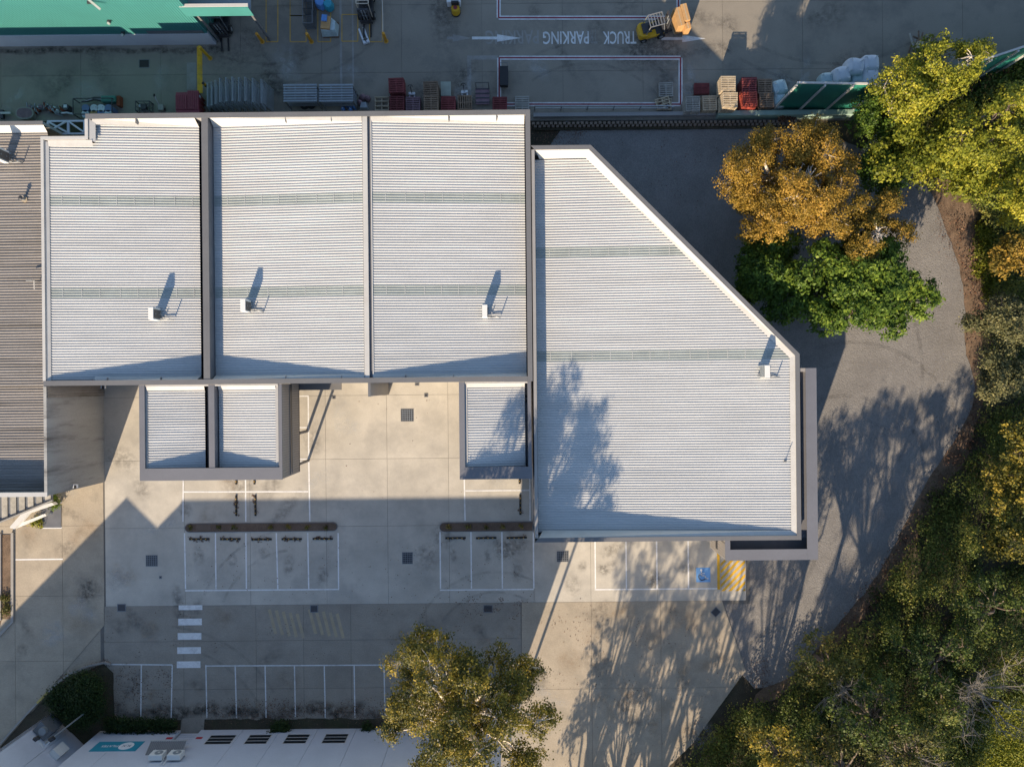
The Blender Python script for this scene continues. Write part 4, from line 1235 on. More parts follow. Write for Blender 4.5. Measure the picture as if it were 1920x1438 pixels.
thing_mesh(MB().obox(eb.x, eb.y, 2.4, .8, .45, 1.2, -math.pi / 4), 'meter_box', M['ac_white'], (eb.x, eb.y, 1.8), 'pale meter box on the angled wall next to the teal sign', 'meter box')
pole = empty('floodlight_pole', (*P(180, 1320), 0), 'slim light pole with two floodlights rising from the dark shrubs', 'light pole')
px_, py_ = P(180, 1320)
MB().tube([(px_, py_, 0), (px_, py_, 6.4)], [.07, .05], 10).build('pole', M['steel'], pole)
MB().tube([(px_ - .5, py_ + .35, 6.4), (px_ - .05, py_ - .3, 6.4), (px_ + .5, py_ + .3, 6.4)], .05, 8).build('cross_arm', M['flash_white'], pole)
for dx, dy in ((-.55, .42), (.55, .38)):
    MB().obox(px_ + dx, py_ + dy, 6.42, .4, .3, .16, .5, .4).build('floodlight', M['black'], pole)
pole2 = empty('downpipe_post', (*P(957, 1367), 0), 'tall slim post at the corner of the white building under the tree', 'post')
px_, py_ = P(957, 1367)
MB().tube([(px_, py_, 0), (px_, py_, 9.0)], .11, 10).build('shaft', M['precast'], pole2)
MB().cyl(px_, py_, 9.0, 9.06, .16, 12).build('cap', M['steel'], pole2)
# kerb round the planted corner
kb = [P(*p) for p in [(0, 1398), (40, 1352), (72, 1318), (93, 1297)]]
kb2 = [P(*p) for p in [(93, 1297), (112, 1279), (135, 1263), (165, 1250), (196, 1243), (208, 1246)]]
kr = empty('kerb', (*P(100, 1290), 0), 'curved concrete kerb with a yellow length along the dark shrubs', 'kerb')
def kerb_run(pts, mat, nm):
    mb = MB()
    for a, b in zip(pts, pts[1:]):
        wall_box(mb, *a, *b, -.05, .13, .16)
    mb.build(nm, mat, kr)
kerb_run([P(*p) for p in [(-20, 1420), (0, 1398), (40, 1352), (72, 1318)]], M['kerb'], 'kerb_length')
kerb_run([P(*p) for p in [(72, 1318), (93, 1297)]], M['kerb_yellow'], 'kerb_length')
kerb_run(kb2, M['kerb'], 'kerb_length')
sheet('planted_corner', [(0, 1400), (40, 1354), (72, 1320), (112, 1281), (140, 1264), (196, 1245), (213, 1260), (215, 1350), (340, 1348), (338, 1372), (120, 1372), (80, 1360), (10, 1420)], .02, M['soil'], 'dark planted soil between the kerb and the white buildings', .05, 10, smooth=0)
sheet('planted_strip', [(384, 1348), (950, 1345), (945, 1370), (384, 1370)], .02, M['soil'], 'dark planted strip at the foot of the white wall', .1, 11, smooth=0)

# ------------------------------------------------------------------ teal building across the yard
tb_y = PY(200, 86); tb_x = PX(406, 82)
teal = empty('teal_building', (tb_x - 12, tb_y + 4, 0), 'teal clad warehouse wall with white concrete base in the top left corner', 'warehouse')
txs = [PX(x, 86) for x in (-120, 60, 260)] + [tb_x]
for i in range(3):
    MB().box(txs[i] + .01, tb_y, -.05, txs[i + 1] - .01, tb_y + .3, 1.75).build('base_panel', M['precast'], teal)
m_ = MB(); xx = txs[0]
while xx < tb_x - .1:
    m_.box(xx, tb_y + .04, 1.752, xx + .13, tb_y + .26, 9.0); xx += .2
m_.build('cladding', M['teal_wall'], teal)
MB().box(txs[0], tb_y + .07, 1.752, tb_x, tb_y + .25, 9.0).build('wall', M['teal_wall'], teal)
MB().box(tb_x - .3, tb_y + .3, -.05, tb_x, tb_y + 14, 9.0).build('side_wall', M['teal_wall'], teal)
MB().box(tb_x - 4.6, tb_y - .02, 1.9, tb_x - .2, tb_y + .038, 2.25).build('dark_strip', M['gutter'], teal)  # dark strip low on the teal cladding
cx0, cx1 = PX(350, 28, 4.5), PX(476, 28, 4.5)
MB().box(cx0, tb_y - .03, 4.5, cx1, tb_y + .02, 5.7).build('canopy_fascia', M['teal_wall'], teal)
MB().box(cx0 + .2, tb_y + .021, 5.0, cx1 - .02, tb_y + 7, 5.1).build('canopy_roof', M['steel'], teal)
MB().box(cx0, tb_y + .021, 5.6, cx1, tb_y + .25, 5.74).build('canopy_cap', M['flash_white'], teal)
for xx in (tb_x + .25, cx1 - .3):
    MB().box(xx - .08, tb_y + .2, -.05, xx + .08, tb_y + .36, 5.0).build('canopy_post', M['cap_grey'], teal)
for i, (px, py, z, lb) in enumerate(((205, 38, 3.9, 'small white light on the teal wall, upper one'), (231, 60, 2.1, 'small white light on the teal wall, lower one'), (168, 8, 6.6, 'white spout sticking out of the teal wall near the top'))):
    x_ = PX(px, py, z)
    l_ = empty('wall_light', (x_, tb_y - .1, z), lb, 'light')
    MB().box(x_ - .14, tb_y - .18, z, x_ + .14, tb_y + .036, z + .1).build('bracket', M['dark_metal'], l_)
    MB().obox(x_ + (.0 if i < 2 else .4), tb_y - .25, z + .1, .2 if i < 2 else 1.1, .16, .1, -.7).build('lamp', M['flash_white'], l_)

# ------------------------------------------------------------------ yard edge: rail, block wall, noise wall
rail = empty('guard_rail', (*P(1130, 200), 0), 'long pale pipe guard rail between the truck yard and the gravel', 'rail')
ra, rb = P(1003, 199, .9), P(1262, 199, .9)
MB().tube([(ra[0], ra[1], .9), (rb[0] - .3, rb[1], .9), (rb[0], rb[1] - .06, .86), (rb[0] + .12, rb[1] - .1, .1)], .06, 8).build('top_rail', M['steel'], rail)
MB().tube([(ra[0], ra[1], .45), (rb[0] - .3, rb[1], .45)], .045, 8).build('mid_rail', M['steel'], rail)
for k in range(6):
    xx = ra[0] + (rb[0] - ra[0] - .4) * k / 5
    MB().box(xx - .04, ra[1] - .04, -.05, xx + .04, ra[1] + .04, .88).build('post', M['steel_dark'], rail)
# upstand along the yard edge
a_, b_ = P(1000, 214), P(1340, 214)
thing_mesh(MB().box(a_[0], a_[1] - .35, -.08, b_[0], a_[1] - .05, .35), 'concrete_upstand', M['wall_grey'], ((a_[0] + b_[0]) / 2, a_[1], -.08), 'low grey concrete upstand below the guard rail', 'kerb wall')
a_, b_ = P(1342, 213), P(1592, 214)
thing_mesh(MB().box(a_[0], a_[1] - .5, -.08, b_[0], a_[1] - .12, .9), 'green_upstand', M['teal_pale'], ((a_[0] + b_[0]) / 2, a_[1], -.08), 'low pale green upstand wall below the pallet stacks', 'kerb wall')
bw = empty('retaining_wall', (*P(1240, 237), -.05), 'low brown retaining wall of staggered blocks at the gravel edge', 'retaining wall')
mb = MB(); r_ = random.Random(5)
for row in range(2):
    xx = PX(1000, 236) + (row % 2) * .16
    yb_ = PY(1240, 233 + row * 4)
    while xx < PX(1490, 236):
        mb.obox(xx, yb_ + r_.uniform(-.02, .02), .30 - row * .13, .22, .20, .26, r_.uniform(-.1, .1)); xx += .36
o = mb.build('block_courses', M['block'], bw); o['kind'] = 'stuff'
MB().box(PX(1000, 236), PY(1240, 243), -.1, PX(1490, 236), PY(1240, 229), .12).build('footing', M['soil'], bw)

nw = empty('noise_wall', (*P(1550, 209), 0), 'tall green steel noise wall with pale posts beside the trees', 'fence')
base = [P(1446, 208), P(1640, 211), P(1985, 96)]
for (ax_, ay_), (bx_, by_) in zip(base, base[1:]):
    d = Vector((bx_ - ax_, by_ - ay_)); L_ = d.length; d.normalize(); n_ = Vector((d.y, -d.x))
    k = 0
    while k * 2.1 < L_:
        p = Vector((ax_, ay_)) + d * (k * 2.1); q = Vector((ax_, ay_)) + d * min(L_, k * 2.1 + 2.08)
        wall_box(MB(), p.x, p.y, q.x, q.y, -.05, 5.2, .08).build('panel', M['teal_dark'], nw)
        pp = p + n_ * .1
        MB().obox(pp.x, pp.y, 2.6, .13, .13, 5.3, math.atan2(d.y, d.x)).build('post', M['frame_pale'], nw)
        k += 1
    p = Vector((ax_, ay_)); q = Vector((bx_, by_))
    wall_box(MB(), p.x, p.y + .0, q.x, q.y, 5.202, 5.3, .14).build('top_rail', M['flash_white'], nw)

# ------------------------------------------------------------------ pallets and stacks
def pallet_mesh(kind='slat', w=1.16, d=1.16):
    mb = MB()
    if kind == 'slat':
        for k in range(7):
            y = -d / 2 + .05 + k * (d - .10) / 6
            mb.box(-w / 2, y - .045, .118, w / 2, y + .045, .14)
        for x in (-w / 2 + .05, 0, w / 2 - .05): mb.box(x - .045, -d / 2, .022, x + .045, d / 2, .117)
        for y in (-d / 2 + .06, 0, d / 2 - .06): mb.box(-w / 2, y - .05, 0, w / 2, y + .05, .021)
    else:                                   # open frame with two by three openings
        for y in (-d / 2 + .05, -d / 6, d / 6, d / 2 - .05): mb.box(-w / 2, y - .05, .1, w / 2, y + .05, .14)
        for x in (-w / 2 + .05, 0, w / 2 - .05): mb.box(x - .05, -d / 2, 0, x + .05, d / 2, .099)
    return mb


_pm = {}
def pallet_obj(mat, kind):
    key = (mat, kind)
    if key not in _pm:
        o = pallet_mesh(kind).build('timber_pallet', M[mat]); _pm[key] = o.data
        bpy.data.objects.remove(o)
    o = bpy.data.objects.new('timber_pallet', _pm[key]); COL.objects.link(o)
    return o


ordn = ['lowest', 'second', 'third', 'fourth', 'fifth', 'sixth', 'seventh', 'eighth', 'ninth', 'tenth', 'eleventh']


def stack(x, y, n, mat, desc, rz=0.0, kind='slat', sx=1.0, sy=1.0, z0=0.0, wob=.02, group='timber pallets along the yard edge'):
    """n pallets on each other; x,y: where the top one shows in the photo"""
    top = z0 + n * .145
    cx_, cy_ = P(x, y, top)
    for i in range(n):
        o = pallet_obj(mat, kind)
        o.location = (cx_ + rnd.uniform(-wob, wob), cy_ + rnd.uniform(-wob, wob), z0 + i * .145 + .002)
        o.rotation_euler = (0, 0, rz + rnd.uniform(-wob, wob)); o.scale = (sx, sy, 1)
        if n == 1: lb = 'single ' + desc
        elif i == n - 1: lb = 'top pallet of the ' + desc
        else: lb = ('lowest pallet in the ' if i == 0 else ordn[i] + ' pallet up in the ') + desc
        reg(o, lb, 'pallet', group)
    return top


R = math.radians
stack(715.5, 194, 2, 'pal_pale', 'low pale stack with open squares left of the maroon stacks', kind='open')
stack(743.5, 193.5, 7, 'pal_red', 'maroon stack at the wall beside the pale open stack')
stack(743, 160, 8, 'pal_red', 'crooked maroon stack standing out in the yard', rz=R(3), sx=1.05)
stack(774.5, 195, 5, 'pal_purple', 'faded maroon stack with a pallet jack under it')
stack(808.5, 194, 9, 'pal_brown', 'tall brown stack against the wall')
stack(807.5, 166, 9, 'pal_brown', 'tall brown stack standing out from the wall', rz=R(2.5))
stack(840, 195, 6, 'pal_red', 'maroon stack below the pale green board')
stack(871, 192.5, 4, 'pal_brown', 'reddish stack whose slats run upward', rz=R(90), sx=.98)
stack(937, 195.5, 4, 'pal_red', 'maroon stack right of the steel trolley')
stack(979, 193.5, 2, 'pal_grey', 'low weathered stack at the truck bay foot')
stack(1249, 168, 2, 'pal_grey', 'low grey stack inside the truck bay corner')
stack(1243.5, 193, 1, 'pal_pale', 'pale pallet with open squares lying askew at the bay corner', rz=R(15), kind='open', sy=.72, z0=.29)
stack(1246, 195, 2, 'pal_pale', 'pale pair under the askew open pallet', kind='open', sy=.8)
stack(1316, 166, 2, 'pal_red', 'low dark red stack out in the yard', sx=1.05, sy=.75)
stack(1299, 195, 8, 'pal_grey', 'silvery stack just right of the truck bay')
stack(1330.5, 193, 7, 'pal_pale', 'tan stack beside the silvery stack')
stack(1366, 157, 9, 'pal_pale', 'tall pale stack on the outer green crate', z0=.9)
stack(1369, 187, 9, 'pal_pale', 'tall pale stack on the inner green crate', z0=.9)
stack(1405, 161, 9, 'pal_red', 'red outer stack beside the green crates', z0=.15)
stack(1406, 186, 10, 'pal_lit_red', 'sunlit red inner stack beside the green crates', z0=.15, rz=R(2))
stack(1434.5, 162, 8, 'pal_brown', 'brown outer stack at the end of the row')
stack(1438, 187, 9, 'pal_brown', 'brown inner stack at the end of the row')
for i, (x, y) in enumerate(((1364, 160), (1366, 190))):
    a = P(x, y, .9)
    c_ = empty('green_crate', (a[0], a[1], 0), 'green crate under the tall pale pallets, %s one' % ('outer' if i == 0 else 'inner'), 'crate', 'green crates under pallets')
    MB().box(a[0] - .6, a[1] - .6, 0, a[0] + .6, a[1] + .6, .08).build('base', M['crate_green'], c_)
    for dx, dy, w, d in ((-.58, 0, .05, 1.2), (.58, 0, .05, 1.2), (0, -.58, 1.1, .05), (0, .58, 1.1, .05)):
        for k in range(4):
            MB().box(a[0] + dx - w / 2, a[1] + dy - d / 2, .1 + k * .2, a[0] + dx + w / 2, a[1] + dy + d / 2, .26 + k * .2).build('board', M['crate_green'], c_)
a = P(1405, 174, .1)
thing_mesh(MB().box(a[0] - .62, a[1] - 1.25, 0, a[0] + .62, a[1] + 1.25, .13), 'timber_skid', M['pal_red'], (a[0], a[1], 0), 'red timber skid under the red pallet stacks', 'skid')
# pale board leaning
a = P(836, 167, .5)
o = thing_mesh(MB().obox(a[0], a[1], .5, .82, 1.08, .04, 0, R(12)), 'pale_board', M['board_pale'], (a[0], a[1], .4), 'pale green board lying on the maroon pallets', 'board')
a_ = P(836, 172, .3)
thing_mesh(MB().box(a_[0] - .35, a_[1] - .4, 0, a_[0] + .35, a_[1] + .4, .36), 'board_stand', M['pal_brown'], (a_[0], a_[1], 0), 'low timber box under the pale green board', 'box')


def pallet_jack(x, y, rz, label):
    a = P(x, y)
    r_ = empty('pallet_jack', (*a, 0), label, 'pallet jack', 'hand pallet jacks', rz=rz)
    for s in (-1, 1): MB().box(s * .2 - .07, -1.3, .06, s * .2 + .07, -.1, .11).build('fork', M['machine_white'], r_, local=True)
    MB().box(-.27, -.12, .05, .27, .1, .3).build('housing', M['machine_white'], r_, local=True, bevel=.03)
    MB().tube([(0, .02, .3), (0, .2, 1.1)], .03, 8).build('handle', M['black'], r_, local=True)
    MB().tube([(-.2, .2, 1.1), (-.1, .28, 1.2), (.1, .28, 1.2), (.2, .2, 1.1)], .03, 8).build('grip', M['black'], r_, local=True)
    for s in (-1, 1): MB().ycyl(s * .09, .02, .09, .09, .05, 'x', 12).build('wheel', M['rubber'], r_, local=True)


pallet_jack(773, 178, 0, 'hand pallet jack pushed under the faded maroon pallets')
pallet_jack(871, 175, R(8), 'hand pallet jack pushed under the pallets with upward slats')
pallet_jack(688, 82, R(200), 'hand pallet jack handle below the beige forklift forks')

# steel trolley
a = P(905, 182)
tr = empty('steel_trolley', (*a, 0), 'dark steel platform trolley with a hoop handle among the pallets', 'trolley')
MB().box(a[0] - .56, a[1] - .72, .22, a[0] + .56, a[1] + .6, .28).build('platform', M['pal_purple'], tr)
for k in range(4): MB().box(a[0] - .58, a[1] - .6 + k * .36, .281, a[0] + .58, a[1] - .52 + k * .36, .31).build('bar', M['dark_metal'], tr)
MB().tube([(a[0] - .52, a[1] + .62, .25), (a[0] - .52, a[1] + .7, 1.1), (a[0] + .52, a[1] + .7, 1.1), (a[0] + .52, a[1] + .62, .25)], .035, 8).build('handle', M['dark_metal'], tr)
for sx in (-1, 1):
    for sy in (-1, 1): MB().ycyl(a[0] + sx * .45, a[1] + sy * .55, .1, .1, .06, 'x', 12).build('wheel', M['rubber'], tr)
# black bin at the truck bay line
a = P(945, 149)
bn = empty('black_cart', (*a, 0), 'long black cart standing on the left line of the truck bay', 'cart')
MB().prism([(a[0] - .3, a[1] - .75), (a[0] + .3, a[1] - .75), (a[0] + .3, a[1] + .7), (a[0] - .3, a[1] + .7)], .18, .75, [(a[0] - .34, a[1] - .8), (a[0] + .34, a[1] - .8), (a[0] + .34, a[1] + .74), (a[0] - .34, a[1] + .74)]).build('tub', M['black'], bn)
MB().box(a[0] - .35, a[1] - .81, .752, a[0] + .35, a[1] + .55, .79).build('lid', M['black'], bn)
MB().tube([(a[0] - .3, a[1] + .74, .6), (a[0] - .3, a[1] + .95, .85), (a[0] + .3, a[1] + .95, .85), (a[0] + .3, a[1] + .74, .6)], .025, 6).build('handle', M['steel_dark'], bn)
for sx in (-1, 1):
    for sy in (-1, 1): MB().ycyl(a[0] + sx * .25, a[1] + sy * .6, .09, .09, .05, 'x', 10).build('wheel', M['rubber'], bn)

# ------------------------------------------------------------------ forklifts
def forklift(x, y, rz, label, body='yellow_metal', guard='steel_dark', scale=1.0):
    r_ = empty('forklift', (*P(x, y), 0), label, 'forklift', rz=rz)
    L = dict(parent=r_, local=True)
    MB().prism([(-1.25, -.42), (-1.05, -.58), (-.55, -.6), (-.55, .6), (-1.05, .58), (-1.25, .42)], .3, 1.0).build('counterweight', M[body], bevel=.06, **L)
    MB().box(-.55, -.56, .28, .85, .56, .62).build('chassis', M[body if body == 'yellow_metal' else 'black'], bevel=.03, **L)
    MB().box(-.95, -.4, 1.002, -.25, .4, 1.12).build('engine_cover', M['dark_metal'], bevel=.03, **L)
    MB().box(-.3, -.24, 1.0, .2, .24, 1.12).build('seat', M['black'], bevel=.03, **L)
    MB().box(-.38, -.24, 1.1, -.28, .24, 1.5).build('seat_back', M['black'], bevel=.03, **L)
    MB().box(.2, -.5, .62, .85, .5, .66).build('floor', M['dark_metal'], **L)
    MB().box(.6, -.45, .66, .85, .45, 1.2).build('dashboard', M['dark_metal'], bevel=.03, **L)
    MB().tube([(.6, .0, 1.2), (.45, 0, 1.38)], .025, 6).build('steering_column', M['black'], **L)
    st = MB(); st.tube([(.45 + .16 * math.cos(t) * .7, .16 * math.sin(t), 1.38 + .16 * math.cos(t) * .7) for t in [2 * math.pi * k / 14 for k in range(15)]], .018, 6); st.build('steering_wheel', M['black'], **L)
    for s in (-1, 1):
        MB().tube([(-.75, s * .5, 1.0), (-.55, s * .46, 2.1)], .04, 8).build('guard_post', M[guard], **L)
        MB().tube([(.85, s * .5, .62), (.55, s * .46, 2.1)], .04, 8).build('guard_post', M[guard], **L)
        MB().tube([(-.58, s * .48, 2.12), (.58, s * .48, 2.12)], .045, 8).build('guard_rail', M[guard], **L)
    g = MB()
    for k in range(6):
        xx = -.58 + k * 1.16 / 5; g.box(xx - .03, -.47, 2.1, xx + .03, .47, 2.14)
    g.build('roof_bars', M[guard], **L)
    mast = MB()
    for s in (-1, 1): mast.box(.98, s * .36 - .06, .1, 1.14, s * .36 + .06, 2.2)
    mast.box(1.0, -.36, 2.1, 1.1, .36, 2.18).box(1.0, -.36, 1.1, 1.1, .36, 1.18)
    m_ = mast.build('mast', M['dark_metal'], **L)
    MB().tube([(1.05, -.12, .2), (1.05, -.12, 2.0)], .05, 8).tube([(1.05, .12, .2), (1.05, .12, 2.0)], .05, 8).build('lift_ram', M['steel'], m_, local=True)
    MB().box(1.15, -.5, .2, 1.2, .5, .65).build('carriage', M['dark_metal'], **L)
    for s in (-1, 1):
        MB().box(1.2, s * .28 - .06, .08, 2.25, s * .28 + .06, .125).build('fork', M['black'], **L)
        for xx, rr, ww in ((.6, .33, .26), (-.85, .27, .2)):
            w = MB().ycyl(xx, s * .55, rr, rr, ww, 'y', 18).build('tyre', M['rubber'], **L)
            MB().ycyl(xx, s * .55, rr, rr * .5, ww + .03, 'y', 12).build('rim', M['steel'], w, local=True)
    r_.scale = (scale,) * 3
    return r_


fk = forklift(1221, 62, R(14), 'yellow forklift carrying brown cartons over the truck parking sign')
forklift(689, 20, R(-90), 'beige framed forklift facing the yellow floor bays', 'beige_metal', 'beige_metal')
forklift(421, 46, R(-88), 'dark forklift parked under the teal canopy', 'dark_metal', 'steel_dark')
# load of cartons on the yellow forklift
bxc = Vector(P(1271, 50)); rz = R(14)
load_p = pallet_obj('pal_pale', 'slat'); load_p.location = (bxc.x, bxc.y, .14); load_p.rotation_euler.z = rz
reg(load_p, 'pallet on the forks of the yellow forklift', 'pallet')
def carton(dx, dy, z, sx, sy, sz, lb):
    q = Matrix.Rotation(rz, 2) @ Vector((dx, dy))
    o = MB().obox(0, 0, sz / 2, sx, sy, sz).build('carton', M['carton'], bevel=.01)
    o.location = (bxc.x + q.x, bxc.y + q.y, z); o.rotation_euler.z = rz
    reg(o, lb, 'carton', 'cartons on the yellow forklift')
    t = MB().box(-.03, -sy / 2 + .01, sz + .001, .03, sy / 2 - .01, sz + .004).build('tape', M['pal_pale'], o, local=True)
carton(-.24, .05, .29, .56, 1.5, 1.3, 'tall brown carton on the forklift, nearer the mast')
carton(.30, .25, .29, .48, 1.35, 1.35, 'tall brown carton on the forklift, farther from the mast')
carton(.30, -.72, .29, .46, .5, 1.1, 'short brown carton at the corner of the forklift load')

# ride-on scrubber / pallet truck with a yellow round nose
a = P(852, 6)
rt = empty('pallet_truck', (*a, 0), 'white electric truck with round yellow front at the top edge of the yard', 'pallet truck')
MB().box(a[0] - .55, a[1] - .45, .2, a[0] + .55, a[1] + 1.6, .95).build('load', M['machine_white'], rt, bevel=.03)
MB().cyl(a[0] + .12, a[1] - .78, .08, .75, .36, 24, .33).build('nose', M['yellow_metal'], rt)
MB().cyl(a[0] + .12, a[1] - .78, .752, .78, .16, 16).build('seat_pad', M['red_lid'], rt)
MB().box(a[0] - .18, a[1] - .62, .2, a[0] + .42, a[1] - .46, 1.2).build('mast', M['black'], rt)
for s in (-.4, .4): MB().ycyl(a[0] + s, a[1] + .9, .1, .1, .12, 'x', 12).build('wheel', M['rubber'], rt)
MB().cyl(a[0] + .12, a[1] - .80, .02, .1, .40, 24).build('bumper', M['black'], rt)

# wrapped pallet, blue wrapped goods, mesh cages
a = P(615, 46, 1.0)
wp = empty('wrapped_goods', (*P(615, 46), 0), 'plastic wrapped load with a brown carton and blue box on top', 'wrapped pallet')
q = [(-.65, -.6), (.6, -.55), (.68, .3), (.3, .62), (-.5, .6), (-.68, -.1)]
MB().prism([(a[0] + u_ * 1.05, a[1] + v_ * 1.05) for u_, v_ in q], .15, 1.0, [(a[0] + u_ * .85, a[1] + v_ * .85) for u_, v_ in q]).build('wrap', M['wrap'], wp, bevel=.05)
MB().obox(a[0] - .15, a[1] + .05, 1.12, .7, 1.0, .22, R(-6)).build('carton', M['carton'], wp)
MB().obox(a[0] - .22, a[1] + .35, 1.29, .42, .5, .12, R(-6)).build('box', M['water_blue'], wp)
o = pallet_obj('pal_brown', 'slat'); o.location = (a[0], a[1], .002); o.scale = (1.1, 1.1, 1); reg(o, 'brown pallet under the plastic wrapped load', 'pallet')
for i, (x, y) in enumerate(((598, 2), (614, 5))):
    a = P(x, y, .9); r_ = random.Random(i)
    pts = [(a[0] + (.42 + r_.uniform(-.06, .08)) * math.cos(k * math.pi / 5), a[1] + (.42 + r_.uniform(-.06, .08)) * math.sin(k * math.pi / 5)) for k in range(10)]
    thing_mesh(MB().prism(pts, .15, .9, [(a[0] + (p[0] - a[0]) * .8, a[1] + (p[1] - a[1]) * .8) for p in pts]), 'wrapped_bundle', M['sign_teal' if i else 'water_blue'], (a[0], a[1], .15), '%s wrapped bundle on the brown pallet at the top edge' % ('teal' if i else 'blue'), 'bundle', bevel=.08)
o = pallet_obj('pal_brown', 'slat'); o.location = (*P(606, 6), .002); o.scale = (1.15, 1.0, 1); reg(o, 'brown pallet under the blue wrapped bundles', 'pallet')


def cage(name, cx_, cy_, w, d, h, n, label, rz=0.0, mat='steel', cat='cage', group=None, z0=0.0):
    r_ = empty(name, (cx_, cy_, z0), label, cat, group, rz=rz)
    fr = MB()
    for sx in (-1, 1):
        for sy in (-1, 1): fr.box(sx * w / 2 - .03, sy * d / 2 - .03, 0, sx * w / 2 + .03, sy * d / 2 + .03, h)
    for z in (.12, h):
        fr.box(-w / 2, -d / 2 - .025, z - .05, w / 2, -d / 2 + .025, z).box(-w / 2, d / 2 - .025, z - .05, w / 2, d / 2 + .025, z)
        fr.box(-w / 2 - .025, -d / 2, z - .051, -w / 2 + .025, d / 2, z - .001).box(w / 2 - .025, -d / 2, z - .051, w / 2 + .025, d / 2, z - .001)
    fr.build('frame', M[mat], r_, local=True)
    wires = MB()
    for k in range(1, n):
        x_ = -w / 2 + w * k / n; y_ = -d / 2 + d * k / n
        wires.box(x_ - .012, -d / 2, .13, x_ + .012, d / 2, .15).box(-w / 2, y_ - .012, .151, w / 2, y_ + .012, .17)
        for s in (-1, 1):
            wires.box(x_ - .01, s * d / 2 - .01, .1, x_ + .01, s * d / 2 + .01, h).box(s * w / 2 - .01, y_ - .01, .1, s * w / 2 + .01, y_ + .01, h)
    wires.build('mesh', M[mat], r_, local=True)
    return r_


a = P(583, 42); cage('mesh_cage', *a, .75, 1.15, 1.0, 8, 'folded steel mesh cage beside the wrapped load, lower one', mat='steel_dark', group='mesh cages in the floor bays')
a = P(583, 16); cage('mesh_cage', *a, .78, 1.1, 1.0, 8, 'steel mesh cage above the lower one at the floor bay', mat='steel_dark', group='mesh cages in the floor bays')
a = P(580, -5); cage('mesh_cage', *a, .95, .8, 1.0, 7, 'steel mesh cage cut by the top edge of the picture', mat='steel', group='mesh cages in the floor bays')


# bollards
def bollard(x, y, label, mat='orange_post', h=1.2, top=False):
    a = P(x, y); r_ = empty('bollard', (*a, 0), label, 'bollard', 'yellow bollards in the truck yard')
    MB().cyl(0, 0, 0, h, .12, 16).build('post', M[mat], r_, local=True)
    MB().cyl(0, 0, h, h + .05, .12, 16, .05).build('cap', M[mat if not top else 'black'], r_, local=True)
    MB().cyl(0, 0, 0, .015, .2, 16).build('base_plate', M['old_yellow'], r_, local=True)
    if top: MB().cyl(0, 0, h * .6, h * .75, .125, 16).build('band', M['black'], r_, local=True)


bollard(492, 79, 'leftmost yellow bollard at the foot of the yellow floor bays', h=1.35)
bollard(584, 79, 'yellow bollard between the mesh cages and the wrapped load', h=1.35)
bollard(724, 78, 'yellow bollard at the end of the chain right of the beige forklift', h=1.35)
bollard(394, 110, 'yellow bollard at the corner of the teal building', 'yellow_metal', 2.0)
bollard(393, 168, 'black and yellow bollard by the end of the speed hump', 'yellow_metal', 1.2, True)
a, b = Vector(P(717.5, -30)), Vector(P(721.5, 72)); ch = []
for k in range(13):
    t = k / 12; p = a.lerp(b, t); ch.append((p.x, p.y, .9 - .35 * math.sin(math.pi * t)))
thing_mesh(MB().tube(ch, .03, 6), 'barrier_chain', M['frame_pale'], (b.x, b.y, .5), 'pale barrier chain hanging from the bollard up to the top edge', 'chain')
a, b = P(369, 88), P(380, 176)
hp = empty('speed_hump', ((a[0] + b[0]) / 2, (a[1] + b[1]) / 2, 0), 'yellow speed hump crossing the truck yard lane', 'speed hump')
for k in range(5):
    y0 = a[1] + (b[1] - a[1]) * k / 5; y1 = a[1] + (b[1] - a[1]) * (k + 1) / 5 + .02
    MB().prism([(a[0], y1), (b[0], y1), (b[0], y0), (a[0], y0)], 0, .06, [(a[0] + .12, y1), (b[0] - .12, y1), (b[0] - .12, y0), (a[0] + .12, y0)]).build('segment', M['yellow_paint'], hp)

# red bin with two lids
a = P(328, 170, 1.3); b = P(372, 213, 1.3)
bn = empty('red_bin', ((a[0] + b[0]) / 2, (a[1] + b[1]) / 2, 0), 'maroon waste bin with two ribbed lids beside the speed hump', 'bin')
MB().prism([(a[0] + .15, b[1]), (b[0] - .1, b[1]), (b[0] - .1, a[1] - .2), (a[0] + .15, a[1] - .2)], .1, 1.15, [(a[0], b[1]), (b[0], b[1]), (b[0], a[1] - .1), (a[0], a[1] - .1)]).build('body', M['red_lid'], bn)
mid = (a[0] + b[0]) / 2
for k, (x0, x1, dy) in enumerate(((a[0], mid - .02, -.32), (mid + .02, b[0], 0))):
    l_ = MB().box(x0, b[1] + .35, 1.16, x1, a[1] + dy, 1.22).build('lid', M['red_lid'], bn)
    rb_ = MB(); xx = x0 + .06
    while xx < x1 - .05: rb_.box(xx, b[1] + .38, 1.221, xx + .06, a[1] + dy - .04, 1.26); xx += .15
    rb_.build('lid_ribs', M['red_lid'], l_)
a = P(378, 195)
rp = empty('rusty_drum_rack', (*a, 0), 'rust red steel frame next to the maroon bin', 'rack')
for k in range(3): MB().box(a[0] - .3, a[1] - .6 + k * .4, 0, a[0] + .3, a[1] - .5 + k * .4, .8 - .1 * k).build('plate', M['red_rust'], rp)
MB().tube([(a[0] - .25, a[1] - .7, .1), (a[0] + .1, a[1] + .6, .7)], .05, 7).build('bar', M['red_rust'], rp)
thing_mesh(MB().obox(*P(371, 180, 1.0), 1.0, .3, .42, .3, .4), 'white_sack', M['bag_white'], (*P(371, 180), .85), 'small white sack on the rust red frame', 'sack')

